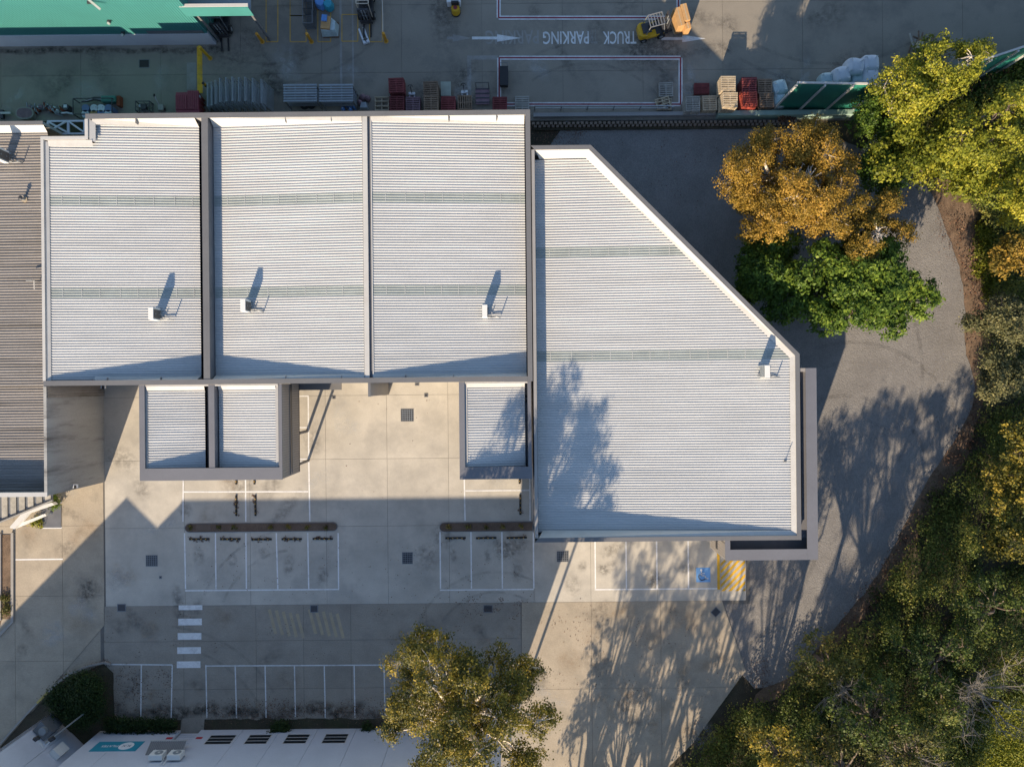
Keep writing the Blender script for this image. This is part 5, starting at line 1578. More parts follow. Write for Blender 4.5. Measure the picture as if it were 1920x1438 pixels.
# drums
k = 0
for j, y in enumerate((203, 214)):
    for i, x in enumerate((160, 176, 189, 203)):
        h = .9; a = P(x + (0 if j == 0 else -.5), y, h)
        mt = [['drum_blue', 'drum_white', 'drum_white', 'drum_blue'], ['drum_white', 'drum_tan', 'drum_blue', 'drum_white']][j][i]
        d = empty('drum', (*a, 0), '%s drum, %s from the left in the %s row of drums' % (dict(drum_blue='blue', drum_white='pale', drum_tan='tan')[mt], nth[i], ['front', 'back'][j]), 'drum', 'steel drums by the warehouse')
        MB().cyl(0, 0, 0, h - .02, .295, 22).build('body', M[mt], d, local=True)
        rg = MB()
        for z in (.3, .6, h - .03): rg.cyl(0, 0, z - .02, z + .02, .307, 22)
        rg.build('rolling_hoops', M[mt], d, local=True)
        MB().cyl(.16, .08, h - .02, h + .01, .035, 8).build('bung', M['steel_dark'], d, local=True)
a, b = P(150, 195), P(222, 222)
cr = empty('drum_bund', ((a[0] + b[0]) / 2, (a[1] + b[1]) / 2, 0), 'dark steel bund frame round the two rows of drums', 'frame')
fr = MB()
for y in (a[1] + .05, b[1]): fr.box(a[0], y - .03, .9, b[0], y + .03, .96)
for x in (a[0], b[0]): fr.box(x - .03, b[1], .9, x + .03, a[1], .959)
for x in (a[0], b[0]):
    for y in (a[1] + .05, b[1]): fr.box(x - .03, y - .03, 0, x + .03, y + .03, .9)
fr.build('bars', M['dark_metal'], cr)
# green hose reel tank
a = P(201, 185, .7)
gt = empty('green_tank', (*a, 0), 'green tank with dark hoses lying above the drums', 'tank')
MB().box(a[0] - .55, a[1] - .26, .15, a[0] + .62, a[1] + .26, .7).build('tank', M['crate_green'], gt, bevel=.1)
for k in range(3):
    MB().tube([(a[0] - .5, a[1] + .12 - k * .14, .55), (a[0] - 1.2, a[1] + .16 - k * .09, .5), (a[0] - 1.9, a[1] + .02 - k * .05, .3), (a[0] - 2.3, a[1] - .08, .25)], .06, 7).build('hose', M['steel' if k == 1 else 'black'], gt)
MB().box(a[0] + .64, a[1] - .5, 0, a[0] + .9, a[1] + .3, .5).build('skid_end', M['red_rust'], gt)


# A-frame racks of galvanised steel
def a_rack(x, y, h, w, label):
    a = P(x, y); r_ = empty('steel_rack', (*a, 0), label, 'rack', 'galvanised racks against the warehouse')
    for s in (-1, 1):
        f_ = MB()
        for yy in (-.9, .9): f_.tube([(s * w / 2, yy, 0), (s * .06, yy, h)], .03, 6)
        f_.build('side_frame', M['steel'], r_, local=True)
        rg = MB()
        for k in range(9):
            t = (k + .5) / 9; rg.tube([(s * (w / 2 * (1 - t) + .06 * t), -.95, h * t), (s * (w / 2 * (1 - t) + .06 * t), .95, h * t)], .026, 5)
        rg.build('rungs', M['steel'], r_, local=True)
    MB().tube([(0, -.95, h), (0, .95, h)], .03, 6).build('ridge_bar', M['steel'], r_, local=True)


for i, (x, h) in enumerate(((402, 1.3), (411, 1.5), (421, 1.8), (433, 2.2), (445, 2.3), (457, 2.4), (468, 2.3), (480, 2.4), (492, 2.2), (506, 2.0))):
    a_rack(x, 190, h, .62, 'galvanised A shaped steel rack, %s from the speed hump' % nth[i])
for i, (x0, x1) in enumerate(((531, 594), (598, 662))):
    h = 1.9; a, b = P(x0, 160, h), P(x1, 189, h)
    r_ = empty('steel_stillage', ((a[0] + b[0]) / 2, (a[1] + b[1]) / 2, 0), 'long galvanised steel stillage rack, %s of the two' % ('left' if i == 0 else 'right'), 'rack', 'long stillage racks')
    for k in range(7):
        yy = b[1] + (a[1] - b[1]) * k / 6
        MB().box(a[0], yy - (.05 if k % 3 else .07), h - .09, b[0], yy + (.05 if k % 3 else .07), h - .02 + (.02 if k % 3 == 0 else 0)).build('beam', M['steel'], r_)
    for k in range(4):
        xx = a[0] + .08 + (b[0] - a[0] - .16) * k / 3
        MB().box(xx - .05, b[1], h - .17, xx + .05, a[1], h - .095).build('cross_beam', M['steel'], r_)
    for xx in (a[0] + .06, b[0] - .06):
        for yy in (a[1] - .05, b[1] + .05): MB().box(xx - .05, yy - .05, 0, xx + .05, yy + .05, h - .171).build('leg', M['steel_dark'], r_)
    for z in (.5, 1.1): MB().box(a[0], b[1] + .1, z, b[0], a[1] - .1, z + .05).build('shelf', M['steel_dark'], r_)
a = P(584, 197)
for k in range(3):
    o = MB(); pts = [(.27 * math.cos(2 * math.pi * j / 18), .27 * math.sin(2 * math.pi * j / 18), 0) for j in range(19)]
    o.tube(pts, .11, 8, cap=False)
    oo = o.build('tyre', M['rubber']); oo.location = (a[0] + [0, .1, -.55][k], a[1] + [0, .05, -.05][k], .11 + [0, .22, 0][k])
    reg(oo, 'black tyre %s under the left stillage rack' % ['lying at the bottom of the pair', 'on top of another', 'lying alone'][k], 'tyre', 'tyres under the racks')
for k, (x, y) in enumerate(((641, 195), (649, 195), (657, 197), (664, 199), (642, 203), (656, 204))):
    a = P(x, y, .5)
    d = empty('water_bottle', (*a, 0), 'blue plastic bottle, %s of the cluster below the right stillage' % nth[k], 'bottle', 'blue bottles below the stillage')
    MB().cyl(0, 0, 0, .4, .15, 16).build('body', M['water_blue'], d, local=True)
    MB().cyl(0, 0, .4, .5, .14, 16, .04).build('shoulder', M['water_blue'], d, local=True)
    MB().cyl(0, 0, .5, .55, .04, 10).build('cap', M['drum_white'], d, local=True)
# wheelie clutter: dark bin bags, tub, engine parts, crate
for k, (x, y, r0) in enumerate(((681, 185, .3), (690, 187, .27), (676, 195, .24))):
    a = P(x, y); mb = MB(); n = 9
    prev = None
    rr = random.Random(k); ring = []
    for z, s in ((0, .8), (.2, 1.0), (.4, .75), (.5, .3)):
        ring.append([(a[0] + r0 * s * (1 + rr.uniform(-.12, .12)) * math.cos(2 * math.pi * j / n), a[1] + r0 * s * (1 + rr.uniform(-.12, .12)) * math.sin(2 * math.pi * j / n), z) for j in range(n)])
    for q in ring: mb.v += q
    for i in range(3):
        for j in range(n): mb.f.append((i * n + j, i * n + (j + 1) % n, (i + 1) * n + (j + 1) % n, (i + 1) * n + j))
    mb.f.append(tuple(3 * n + j for j in range(n)))
    thing_mesh(mb, 'bin_bag', M['pal_purple'], (a[0], a[1], 0), 'dark bin bag %s right of the stillage racks' % ['on the left', 'on the right', 'nearest the wall'][k], 'bag', 'bin bags by the racks', smooth=True)
a = P(684, 202)
thing_mesh(MB().prism([(a[0] - .35, a[1] - .3), (a[0] + .35, a[1] - .3), (a[0] + .3, a[1] + .3), (a[0] - .3, a[1] + .3)], .05, .5, [(a[0] - .3, a[1] - .2), (a[0] + .3, a[1] - .2), (a[0] + .2, a[1] + .25), (a[0] - .2, a[1] + .25)]), 'grey_tub', M['steel'], (a[0], a[1], .05), 'grey steel tub between the bin bags and pale pallets', 'tub')
a = P(45, 212, .6)
tubo = empty('plastic_tub', (*P(45, 212), 0), 'large grey rounded plastic tub among scrap at the left wall', 'tub')
q = smooth_poly([(a[0] - .72, a[1] - .48), (a[0] + .72, a[1] - .48), (a[0] + .72, a[1] + .5), (a[0] - .72, a[1] + .5)], 2)
MB().prism([(x * .9 + a[0] * .1, y * .9 + a[1] * .1) for x, y in q], 0, .55, q).build('shell', M['pal_grey'], tubo)
MB().prism([tuple(p) for p in inset(q, .1)], .552, .57).build('cover', M['pal_purple'], tubo)
# scrap machine parts along the wall
rr = random.Random(21)
for k in range(11):
    x = 62 + k * 6.5; a = P(x, 208 + rr.uniform(-5, 6))
    sc = empty('scrap_part', (*a, 0), 'rusty machine part, %s from the grey plastic tub in the scrap row' % nth[min(k, 10)], 'scrap', 'scrap machine parts by the wall', rz=rr.uniform(0, 3))
    MB().box(-.18, -.1, 0, .2, .12, rr.uniform(.25, .5)).build('housing', M[rr.choice(['steel_dark', 'red_rust', 'dark_metal', 'pal_purple'])], sc, local=True, bevel=.03)
    MB().tube([(-.35, .1, .15), (.1, .2, .35), (.38, 0, .5)], .05, 7).build('pipe', M[rr.choice(['steel', 'red_rust', 'steel_dark'])], sc, local=True)
    MB().ycyl(.1, -.12, .3, .14, .08, 'y', 14).build('flange', M[rr.choice(['steel', 'steel_dark', 'machine_white'])], sc, local=True)
a = P(15, 215)
fr = empty('white_bracket', (*a, 0), 'pale steel bracket at the left end of the scrap row', 'scrap')
MB().box(-.4, -.08, .2, .45, .08, .35).build('arm', M['frame_pale'], fr, local=True)
MB().box(-.5, -.4, 0, -.25, .3, .25).build('foot', M['dark_metal'], fr, local=True)
a = P(131, 206)
dm = empty('pump', (*a, 0), 'dark pump with a white plate left of the drums', 'pump')
MB().cyl(0, 0, 0, .6, .26, 18).build('body', M['dark_metal'], dm, local=True)
MB().box(-.12, -.08, .601, .14, .16, .64).build('plate', M['machine_white'], dm, local=True)
MB().tube([(-.5, -.4, .3), (.0, -.4, .4), (.45, -.45, .2)], .08, 8).build('pipe', M['machine_white'], dm, local=True)
a = P(275, 205); cage('open_frame', *a, 1.1, .75, .7, 2, 'open black steel frame holding an engine', mat='dark_metal', cat='frame')
en = empty('engine', (*a, .172), 'small dark engine inside the open black frame', 'engine')
MB().box(-.25, -.2, 0, .2, .2, .35).build('block', M['dark_metal'], en, local=True, bevel=.04)
MB().cyl(-.3, .1, .1, .3, .12, 14).build('flywheel', M['steel'], en, local=True)
MB().tube([(.2, 0, .2), (.4, .1, .4)], .05, 8).build('exhaust', M['steel_dark'], en, local=True)
a = P(304, 202)
sw = empty('floor_sweeper', (*a, 0), 'small walk behind sweeper left of the maroon bin', 'sweeper')
MB().box(-.2, -.35, .05, .25, .15, .35).build('deck', M['pal_grey'], sw, local=True, bevel=.04)
MB().tube([(-.1, .1, .3), (-.15, .55, .9)], .04, 8).build('handle', M['frame_pale'], sw, local=True)
MB().ycyl(-.18, .62, .92, .12, .06, 'x', 12).build('grip', M['black'], sw, local=True)
for s in (-.22, .27): MB().ycyl(s, -.2, .12, .12, .06, 'x', 12).build('wheel', M['rubber'], sw, local=True)
# blue-white hoarding frame between the two roofs
a0 = P(88, 226, 5.0); a1_ = P(160, 252, 5.0)
gt = empty('gate_frame', ((a0[0] + a1_[0]) / 2, (a0[1] + a1_[1]) / 2, 0), 'pale gate frame with crossed braces between the two roofs', 'gate')
z = 5.0
MB().box(a0[0], a0[1] - .12, z - .1, a1_[0], a0[1], z).build('rail', M['machine_white'], gt)
MB().box(a0[0], a1_[1], z - .1, a1_[0], a1_[1] + .12, z).build('rail', M['machine_white'], gt)
for x in (a0[0] + .06, (a0[0] * .45 + a1_[0] * .55), a1_[0] - .06): MB().box(x - .09, a1_[1] + .121, z - .1, x + .09, a0[1] - .121, z).build('post', M['machine_white'], gt)
xm = a0[0] * .45 + a1_[0] * .55
MB().tube([(a0[0] + .15, a0[1] - .15, z + .03), (xm - .1, a1_[1] + .15, z + .03)], .07, 6).build('brace', M['machine_white'], gt)
MB().tube([(a0[0] + .15, a1_[1] + .15, z + .1), (xm - .1, a0[1] - .15, z + .1)], .07, 6).build('brace', M['machine_white'], gt)
MB().tube([(xm + .1, a0[1] - .15, z + .03), (a1_[0] - .1, a1_[1] + .15, z + .03)], .07, 6).build('brace', M['machine_white'], gt)
for x in (a0[0] + .1, a1_[0] - .1): MB().box(x - .06, a0[1] - .1, 0, x + .06, a0[1] - .02, z - .1).build('leg', M['steel'], gt)

# bulk bags behind the noise wall
def bulk_bag(x, y, z0, s, rz, label, mat='bag_white'):
    a = P(x, y, z0 + s * .9); b_ = s / 2
    rr = random.Random(int(x)); mb = MB(); n = 16; rings = []
    for z, k in ((0, .92), (.12, 1.0), (.5, 1.05), (.82, 1.0), (.93, .86), (.97, .35)):
        ring = []
        for j in range(n):
            t = 2 * math.pi * j / n; c_, s_ = math.cos(t), math.sin(t)
            e = .55; rx_ = math.copysign(abs(c_) ** e, c_); ry_ = math.copysign(abs(s_) ** e, s_)
            f_ = k * (1 + rr.uniform(-.035, .035))
            ring.append((b_ * rx_ * f_, b_ * ry_ * f_, z * s * 1.0 + rr.uniform(-.02, .02)))
        rings.append(ring)
    for q in rings: mb.v += q
    for i in range(len(rings) - 1):
        for j in range(n): mb.f.append((i * n + j, i * n + (j + 1) % n, (i + 1) * n + (j + 1) % n, (i + 1) * n + j))
    mb.f.append(tuple((len(rings) - 1) * n + j for j in range(n)))
    o = empty('bulk_bag', (*a, z0), label, 'bulk bag', 'bulk bags behind the noise wall', rz=rz)
    mb.build('bag', M[mat], o, local=True, smooth=True)
    for sx in (-1, 1):
        for sy in (-1, 1):
            MB().tube([(sx * b_ * .75, sy * b_ * .75, s * .85), (sx * b_ * .62, sy * b_ * .62, s * 1.08), (sx * b_ * .45, sy * b_ * .5, s * .95)], .03, 6).build('lifting_loop', M['machine_white'], o, local=True)


bulk_bag(1551, 148, 0, 1.05, .1, 'grey white bulk bag at the left end of the bag pile', 'wrap')
bulk_bag(1580, 140, .0, 1.35, .2, 'white bulk bag with a folded top in the middle of the pile')
bulk_bag(1605, 124, .0, 1.4, -.1, 'upright white bulk bag at the top of the pile')
bulk_bag(1634, 118, .0, 1.35, .05, 'white bulk bag at the right end, farthest from the wall')
bulk_bag(1611, 146, .0, 1.1, .0, 'greyer bulk bag squeezed behind the wall', 'wrap')
bulk_bag(1634, 143, .0, 1.3, .1, 'white bulk bag half hidden under the lime green tree')
bulk_bag(1463, 163, .0, 1.2, .3, 'slumped pale plastic bag at the end of the pallet row', 'wrap')
bulk_bag(1463, 188, .0, 1.1, .1, 'dull plastic bag against the noise wall end', 'wrap')
# timber offcuts heap
a = P(1735, 98); rr = random.Random(3)
hp = empty('timber_heap', (*a, 0), 'heap of dark timber offcuts under the lime tree at the yard edge', 'timber')
for k in range(26):
    MB().obox(a[0] + rr.uniform(-1.6, 1.6), a[1] + rr.uniform(-1.3, 1.1), .15 + rr.uniform(0, .6), rr.uniform(1.0, 2.2), .1, .08, rr.uniform(0, 3.14), rr.uniform(-.2, .2), rr.uniform(-.2, .2)).build('plank', M[rr.choice(['pal_brown', 'pal_grey', 'pal_brown'])], hp)
thing_mesh(MB().obox(*P(1737, 86, 1.0), .9, 1.5, .55, .3, -.1), 'long_crate', M['pal_pale'], (*P(1737, 86), .75), 'long pale crate lying on the heap of offcuts', 'crate')

# ------------------------------------------------------------------ foliage
rng = np.random.default_rng(11)


def leaf_mesh(name, pos, nrm, size, tint, mat):
    """one quad per leaf: centres, normals, sizes, tint 0..1"""
    n = len(pos)
    nrm = nrm / (np.linalg.norm(nrm, axis=1, keepdims=True) + 1e-9)
    r = rng.normal(size=(n, 3)); a = np.cross(nrm, r); a /= (np.linalg.norm(a, axis=1, keepdims=True) + 1e-9)
    b = np.cross(nrm, a)
    L = size[:, None]; W = L * rng.uniform(.45, .75, (n, 1))
    v = np.empty((n, 4, 3), np.float32)
    v[:, 0] = pos - a * L * .5; v[:, 1] = pos - b * W * .5 + nrm * L * .08; v[:, 2] = pos + a * L * .5; v[:, 3] = pos + b * W * .5 + nrm * L * .08
    me = bpy.data.meshes.new(name)
    me.vertices.add(n * 4); me.loops.add(n * 4); me.polygons.add(n)
    me.vertices.foreach_set('co', v.ravel())
    me.loops.foreach_set('vertex_index', np.arange(n * 4, dtype=np.int32))
    me.polygons.foreach_set('loop_start', np.arange(0, n * 4, 4, dtype=np.int32))
    at = me.attributes.new('tint', 'FLOAT', 'POINT')
    at.data.foreach_set('value', np.repeat(np.clip(tint, 0, 1), 4).astype(np.float32))
    me.materials.append(mat)
    me.update(calc_edges=True); me.validate()
    return me


def unit(n, zb=0.0):
    d = rng.normal(size=(n, 3)); d[:, 2] += zb
    return d / np.linalg.norm(d, axis=1, keepdims=True)


def crown_data(rx, ry, rz, lobes, lobe_r, clumps, per, leaf, spread=.5, zb=.35, inner=.45, tintb=.5, tintv=.16, up=.5):
    """lobes on an ellipsoid, clumps on each lobe, leaves round each clump"""
    d = unit(lobes, zb)
    k = np.where(rng.uniform(size=(lobes, 1)) < .55, rng.uniform(.78, .97, (lobes, 1)), rng.uniform(inner, .78, (lobes, 1)))
    lc = d * k * np.array([rx, ry, rz]) * np.array([[1, 1, 1]])
    lr = lobe_r * rng.uniform(.65, 1.3, lobes)
    cd = unit(lobes * clumps, .5)
    li = np.repeat(np.arange(lobes), clumps)
    cc = lc[li] + cd * (lr[li] * rng.uniform(.55, 1.0, len(li)))[:, None] * np.array([1, 1, .75])
    n = len(cc) * per
    ci = np.repeat(np.arange(len(cc)), per)
    off = rng.normal(size=(n, 3)) * (lobe_r * spread * .42) * np.array([1, 1, .7])
    pos = cc[ci] + off
    nrm = cd[ci] * .6 + off / (lobe_r * spread) * .5 + rng.normal(size=(n, 3)) * .55 + np.array([0, 0, up])
    lt = rng.normal(size=lobes) * tintv * .6; ct = rng.normal(size=len(cc)) * tintv
    tint = tintb + lt[li][ci] + ct[ci] + rng.normal(size=n) * .13
    size = leaf * rng.uniform(.6, 1.35, n)
    return pos, nrm, size, tint, lc, cc, li


def wiggle(p, q, n, amp, r):
    p, q = Vector(p), Vector(q); out = []
    for i in range(n + 1):
        t = i / n; m_ = p.lerp(q, t)
        if 0 < i < n: m_ += Vector((r.uniform(-amp, amp), r.uniform(-amp, amp), r.uniform(-amp, amp)))
        out.append(tuple(m_))
    return out


def make_tree(px, hc, radii, label, leafm, barkm, name='tree', lobes=16, lobe_r=1.2, clumps=26, per=22, leaf=.22, seed=1, holes=0, base_off=None, trunk_r=.22, twig=True, group=None, cat='tree', **kw):
    """px: where the crown centre shows in the photo at height hc"""
    global rng
    rng = np.random.default_rng(seed); r = random.Random(seed)
    cx_, cy_ = P(px[0], px[1], hc)
    if base_off is None:
        k_ = hc / (H - hc) * .75; base_off = (cx_ * k_, cy_ * k_)
    root = empty(name, (cx_ + base_off[0], cy_ + base_off[1], -.12), label, cat, group)
    pos, nrm, size, tint, lc, cc, li = crown_data(*radii, lobes, lobe_r, clumps, per, leaf, **kw)
    if holes:                               # openings where the limbs show
        hd = unit(holes, 1.6) * np.array(radii) * rng.uniform(.35, .8, (holes, 1)); keep = np.ones(len(pos), bool)
        for hcn in hd:
            q = (pos - hcn) * np.array([1, 1, .45]); keep &= np.linalg.norm(q, axis=1) > rng.uniform(.45, .85)
        pos, nrm, size, tint = pos[keep], nrm[keep], size[keep], tint[keep]
    c0 = np.array([-base_off[0], -base_off[1], hc + .12])
    o = bpy.data.objects.new('crown', leaf_mesh('crown', pos + c0, nrm, size, tint, M[leafm])); COL.objects.link(o); o.parent = root
    mb = MB()
    fork = Vector((c0[0] * .35, c0[1] * .35, max(.8, (hc - radii[2]) * .85)))
    mb.tube(wiggle((0, 0, 0), fork, 4, .08, r), [trunk_r * k for k in (1.15, 1, .92, .86, .8)], 8)
    for i in range(lobes):
        q = Vector(lc[i]) + Vector(c0)
        mb.tube(wiggle(fork, q, 4, .18, r), [trunk_r * k for k in (.6, .48, .38, .29, .18)], 6)
        if twig:
            js = [j for j in range(i * clumps, (i + 1) * clumps)]
            for j in r.sample(js, min(7, len(js))):
                mb.tube(wiggle(q, Vector(cc[j]) + Vector(c0), 2, .08, r), [trunk_r * .16, trunk_r * .11, .015], 4, cap=False)
    mb.build('trunk', M[barkm], root, local=True, smooth=True)
    return root


# golden and green trees on the gravel corner
make_tree((1490, 340), 6.4, (4.9, 4.2, 2.2), 'large golden leaved tree beside the retaining wall', 'leaf_gold', 'bark_pale', lobes=50, lobe_r=1.25, clumps=38, per=40, leaf=.14, seed=3, trunk_r=.34, spread=.34, inner=.12, holes=5, base_off=(-.4, .6))
make_tree((1430, 385), 5.6, (2.6, 2.0, 1.5), 'low golden side limb tree at the left edge of the golden canopy', 'leaf_gold', 'bark_pale', lobes=11, lobe_r=1.0, clumps=36, per=38, leaf=.14, spread=.34, seed=4, trunk_r=.16)
make_tree((1640, 430), 6.0, (2.9, 2.4, 1.6), 'smaller golden olive tree between the big golden and the broad green tree', 'leaf_gold2', 'bark_pale', lobes=20, lobe_r=1.0, clumps=36, per=36, leaf=.14, spread=.36, inner=.1, holes=5, seed=5, trunk_r=.2)
make_tree((1608, 540), 4.6, (6.0, 3.6, 1.9), 'broad dense green tree below the golden trees', 'leaf_broad', 'bark_brown', lobes=64, lobe_r=1.2, clumps=34, per=26, leaf=.24, spread=.34, inner=.08, seed=6, trunk_r=.25, up=.8)
make_tree((1450, 520), 4.0, (2.8, 3.1, 1.7), 'dark green tree tucked between the roof diagonal and the broad green tree', 'leaf_broad', 'bark_brown', lobes=26, lobe_r=1.1, clumps=32, per=24, leaf=.24, spread=.34, inner=.1, seed=7, trunk_r=.18, tintb=.38)
# lime green trees at the top right
make_tree((1782, 120), 7.6, (2.9, 2.0, 1.6), 'lime green tree with a leaning pale limb over the yard', 'leaf_lime', 'bark_pale', lobes=14, lobe_r=1.0, clumps=30, per=26, leaf=.18, spread=.4, holes=2, seed=8, base_off=(-1.8, -3.0), trunk_r=.24)
make_tree((1700, 180), 7.2, (2.3, 2.2, 1.6), 'lime green tree reaching over the bulk bags', 'leaf_lime', 'bark_pale', lobes=14, lobe_r=1.0, clumps=30, per=26, leaf=.18, spread=.4, seed=9, base_off=(.5, -1.6), trunk_r=.2)
make_tree((1845, 235), 7.6, (3.7, 2.8, 2.0), 'widest lime green tree at the right edge by the noise wall', 'leaf_lime', 'bark_brown', lobes=24, lobe_r=1.15, clumps=32, per=26, leaf=.18, spread=.4, holes=6, seed=10, trunk_r=.26, tintb=.46)
make_tree((1690, 282), 5.8, (2.4, 2.2, 1.8), 'green tree between the golden tree and the lime trees', 'leaf_lime', 'bark_brown', lobes=15, lobe_r=1.0, clumps=26, per=22, leaf=.22, seed=12, trunk_r=.2, tintb=.34)
make_tree((1655, 225), 5.0, (2.2, 2.0, 1.7), 'dark green tree at the foot of the noise wall', 'leaf_broad', 'bark_brown', lobes=14, lobe_r=1.0, clumps=28, per=24, leaf=.18, spread=.4, seed=27, trunk_r=.16, tintb=.36)
make_tree((1655, 325), 4.6, (1.9, 2.2, 1.5), 'dark green tree between the golden tree and the mulch bank', 'leaf_broad', 'bark_brown', lobes=12, lobe_r=.95, clumps=28, per=24, leaf=.18, spread=.4, seed=28, trunk_r=.14, tintb=.3)
make_tree((1785, 315), 5.6, (2.6, 1.9, 1.6), 'mid green tree above the bare mulch bank', 'leaf_lime', 'bark_brown', lobes=15, lobe_r=1.0, clumps=24, per=22, leaf=.22, seed=13, trunk_r=.18, tintb=.3)
make_tree((1898, 365), 6.0, (2.2, 2.6, 1.8), 'yellow green tree at the right edge above the dark gap', 'leaf_lime', 'bark_brown', lobes=14, lobe_r=1.05, clumps=30, per=26, leaf=.18, spread=.4, seed=14, trunk_r=.18, tintb=.55)
# right-hand bushland edge
make_tree((1900, 480), 5.4, (1.9, 2.2, 1.6), 'olive brown tree at the right edge beside the dark gap', 'leaf_gold2', 'bark_brown', lobes=12, lobe_r=.95, clumps=22, per=20, leaf=.2, seed=15, trunk_r=.16, tintb=.4)
make_tree((1868, 610), 4.6, (2.1, 2.0, 1.6), 'grey green bushy tree right of the narrowest gravel', 'leaf_grey', 'bark_brown', lobes=14, lobe_r=.95, clumps=26, per=22, leaf=.18, seed=16, trunk_r=.15)
make_tree((1880, 700), 4.4, (2.1, 1.9, 1.5), 'grey green bushy tree below its twin at the gravel bulge', 'leaf_grey', 'bark_brown', lobes=13, lobe_r=.95, clumps=26, per=22, leaf=.18, seed=17, trunk_r=.15, tintb=.42)
make_tree((1908, 828), 6.0, (1.7, 1.5, 1.4), 'olive gold tree at the right edge level with the vent pipe', 'leaf_euca', 'bark_brown', lobes=10, lobe_r=.9, clumps=22, per=20, leaf=.2, seed=18, trunk_r=.15, tintb=.55)
make_tree((1900, 915), 6.0, (1.9, 1.6, 1.4), 'olive gold tree at the right edge below its neighbour', 'leaf_euca', 'bark_brown', lobes=10, lobe_r=.9, clumps=22, per=20, leaf=.2, seed=19, trunk_r=.15, tintb=.5)
make_tree((1905, 1010), 6.5, (2.0, 1.8, 1.5), 'brownish olive tree at the right edge, lowest of the three', 'leaf_euca', 'bark_brown', lobes=11, lobe_r=.95, clumps=22, per=20, leaf=.2, seed=20, trunk_r=.15, tintb=.42)
# bottom-right bush: tall open eucalypts
spec = [((1545, 1245), 7.0, (2.0, 1.7, 1.6), .44, 'olive tree at the tip of the bush where gravel meets concrete'),
        ((1620, 1330), 9.0, (2.8, 2.2, 2.0), .36, 'tall olive green tree right of the concrete apron'),
        ((1450, 1400), 8.5, (2.6, 1.9, 1.8), .5, 'rusty olive tree at the bottom edge near the concrete apron'),
        ((1560, 1425), 9.5, (2.6, 1.9, 1.8), .4, 'olive tree at the bottom edge right of the rusty one'),
        ((1740, 1230), 7.5, (2.8, 2.2, 1.8), .26, 'dark green tree in the middle of the lower bush'),
        ((1850, 1130), 7.5, (2.6, 2.3, 1.8), .3, 'dark olive tree near the right edge of the lower bush'),
        ((1690, 1400), 8.5, (2.4, 1.9, 1.6), .34, 'dull green tree at the bottom edge left of the bare tree'),
        ((1760, 1330), 7.0, (2.2, 1.8, 1.5), .3, 'dark tree directly left of the bare branches')]
for i, (px, hc, rad, tb, lb) in enumerate(spec):
    make_tree(px, hc, rad, lb, ['leaf_olive', 'leaf_under', 'leaf_euca', 'leaf_olive', 'leaf_under', 'leaf_under', 'leaf_olive', 'leaf_under'][i], 'bark_brown', lobes=11, lobe_r=.85, clumps=15, per=18, leaf=.19, seed=40 + i, trunk_r=.17, tintb=tb)
# eucalypt at the bottom centre, leaning over the white building
make_tree((866, 1330), 12.0, (5.9, 5.4, 4.0), 'big olive gold eucalypt spreading over the lane and the white building', 'leaf_euca', 'bark_pale', lobes=74, lobe_r=1.15, clumps=30, per=30, leaf=.15, spread=.36, tintb=.38, holes=4, seed=30, trunk_r=.33, inner=.3, tintv=.2, zb=.1)
# neighbours of it, standing just south of the picture: their shade falls on the apron, the gravel and the right roof
off = [((1010, 1640), 15, 9.5), ((1120, 1650), 17, 10.5), ((1215, 1580), 13, 8.5), ((1300, 1660), 16, 10.5), ((1390, 1600), 15, 10.5), ((1480, 1640), 17, 12), ((1570, 1600), 15, 10.5), ((1110, 1615), 9.5, 6), ((1205, 1630), 10, 6), ((1300, 1580), 8.5, 6), ((1345, 1520), 7.5, 6), ((1075, 1545), 8.5, 6), ((1150, 1560), 8, 6), ((1235, 1540), 8.5, 6)]
protos = []
for i, ((gx, gy), ht, hc) in enumerate(off):
    nm = 'tall eucalypt beyond the bottom edge, %s from the white building' % nth[i]
    if i < 3:
        gxy = P(gx, gy)
        k = F / (H - hc)
        fx = 960 + (gxy[0] * _c - gxy[1] * _s) * k; fy = 719 - (gxy[1] * _c + gxy[0] * _s) * k
        t_ = make_tree((fx, fy), hc, (2.9, 2.7, 5.2), nm, 'leaf_euca', 'bark_pale', lobes=19, lobe_r=.95, clumps=17, per=16, leaf=.22, seed=60 + i, trunk_r=.2, twig=False, group='eucalypts along the south boundary', zb=.0, inner=.5)
        protos.append(t_)
    else:
        t_ = copy_tree(protos[i % 3]); t_.location = (*P(gx, gy), -.12)
        t_.rotation_euler.z = i * 1.7; s = ht / [15, 17, 13][i % 3]; t_.scale = (s, s, s)
        reg(t_, nm)

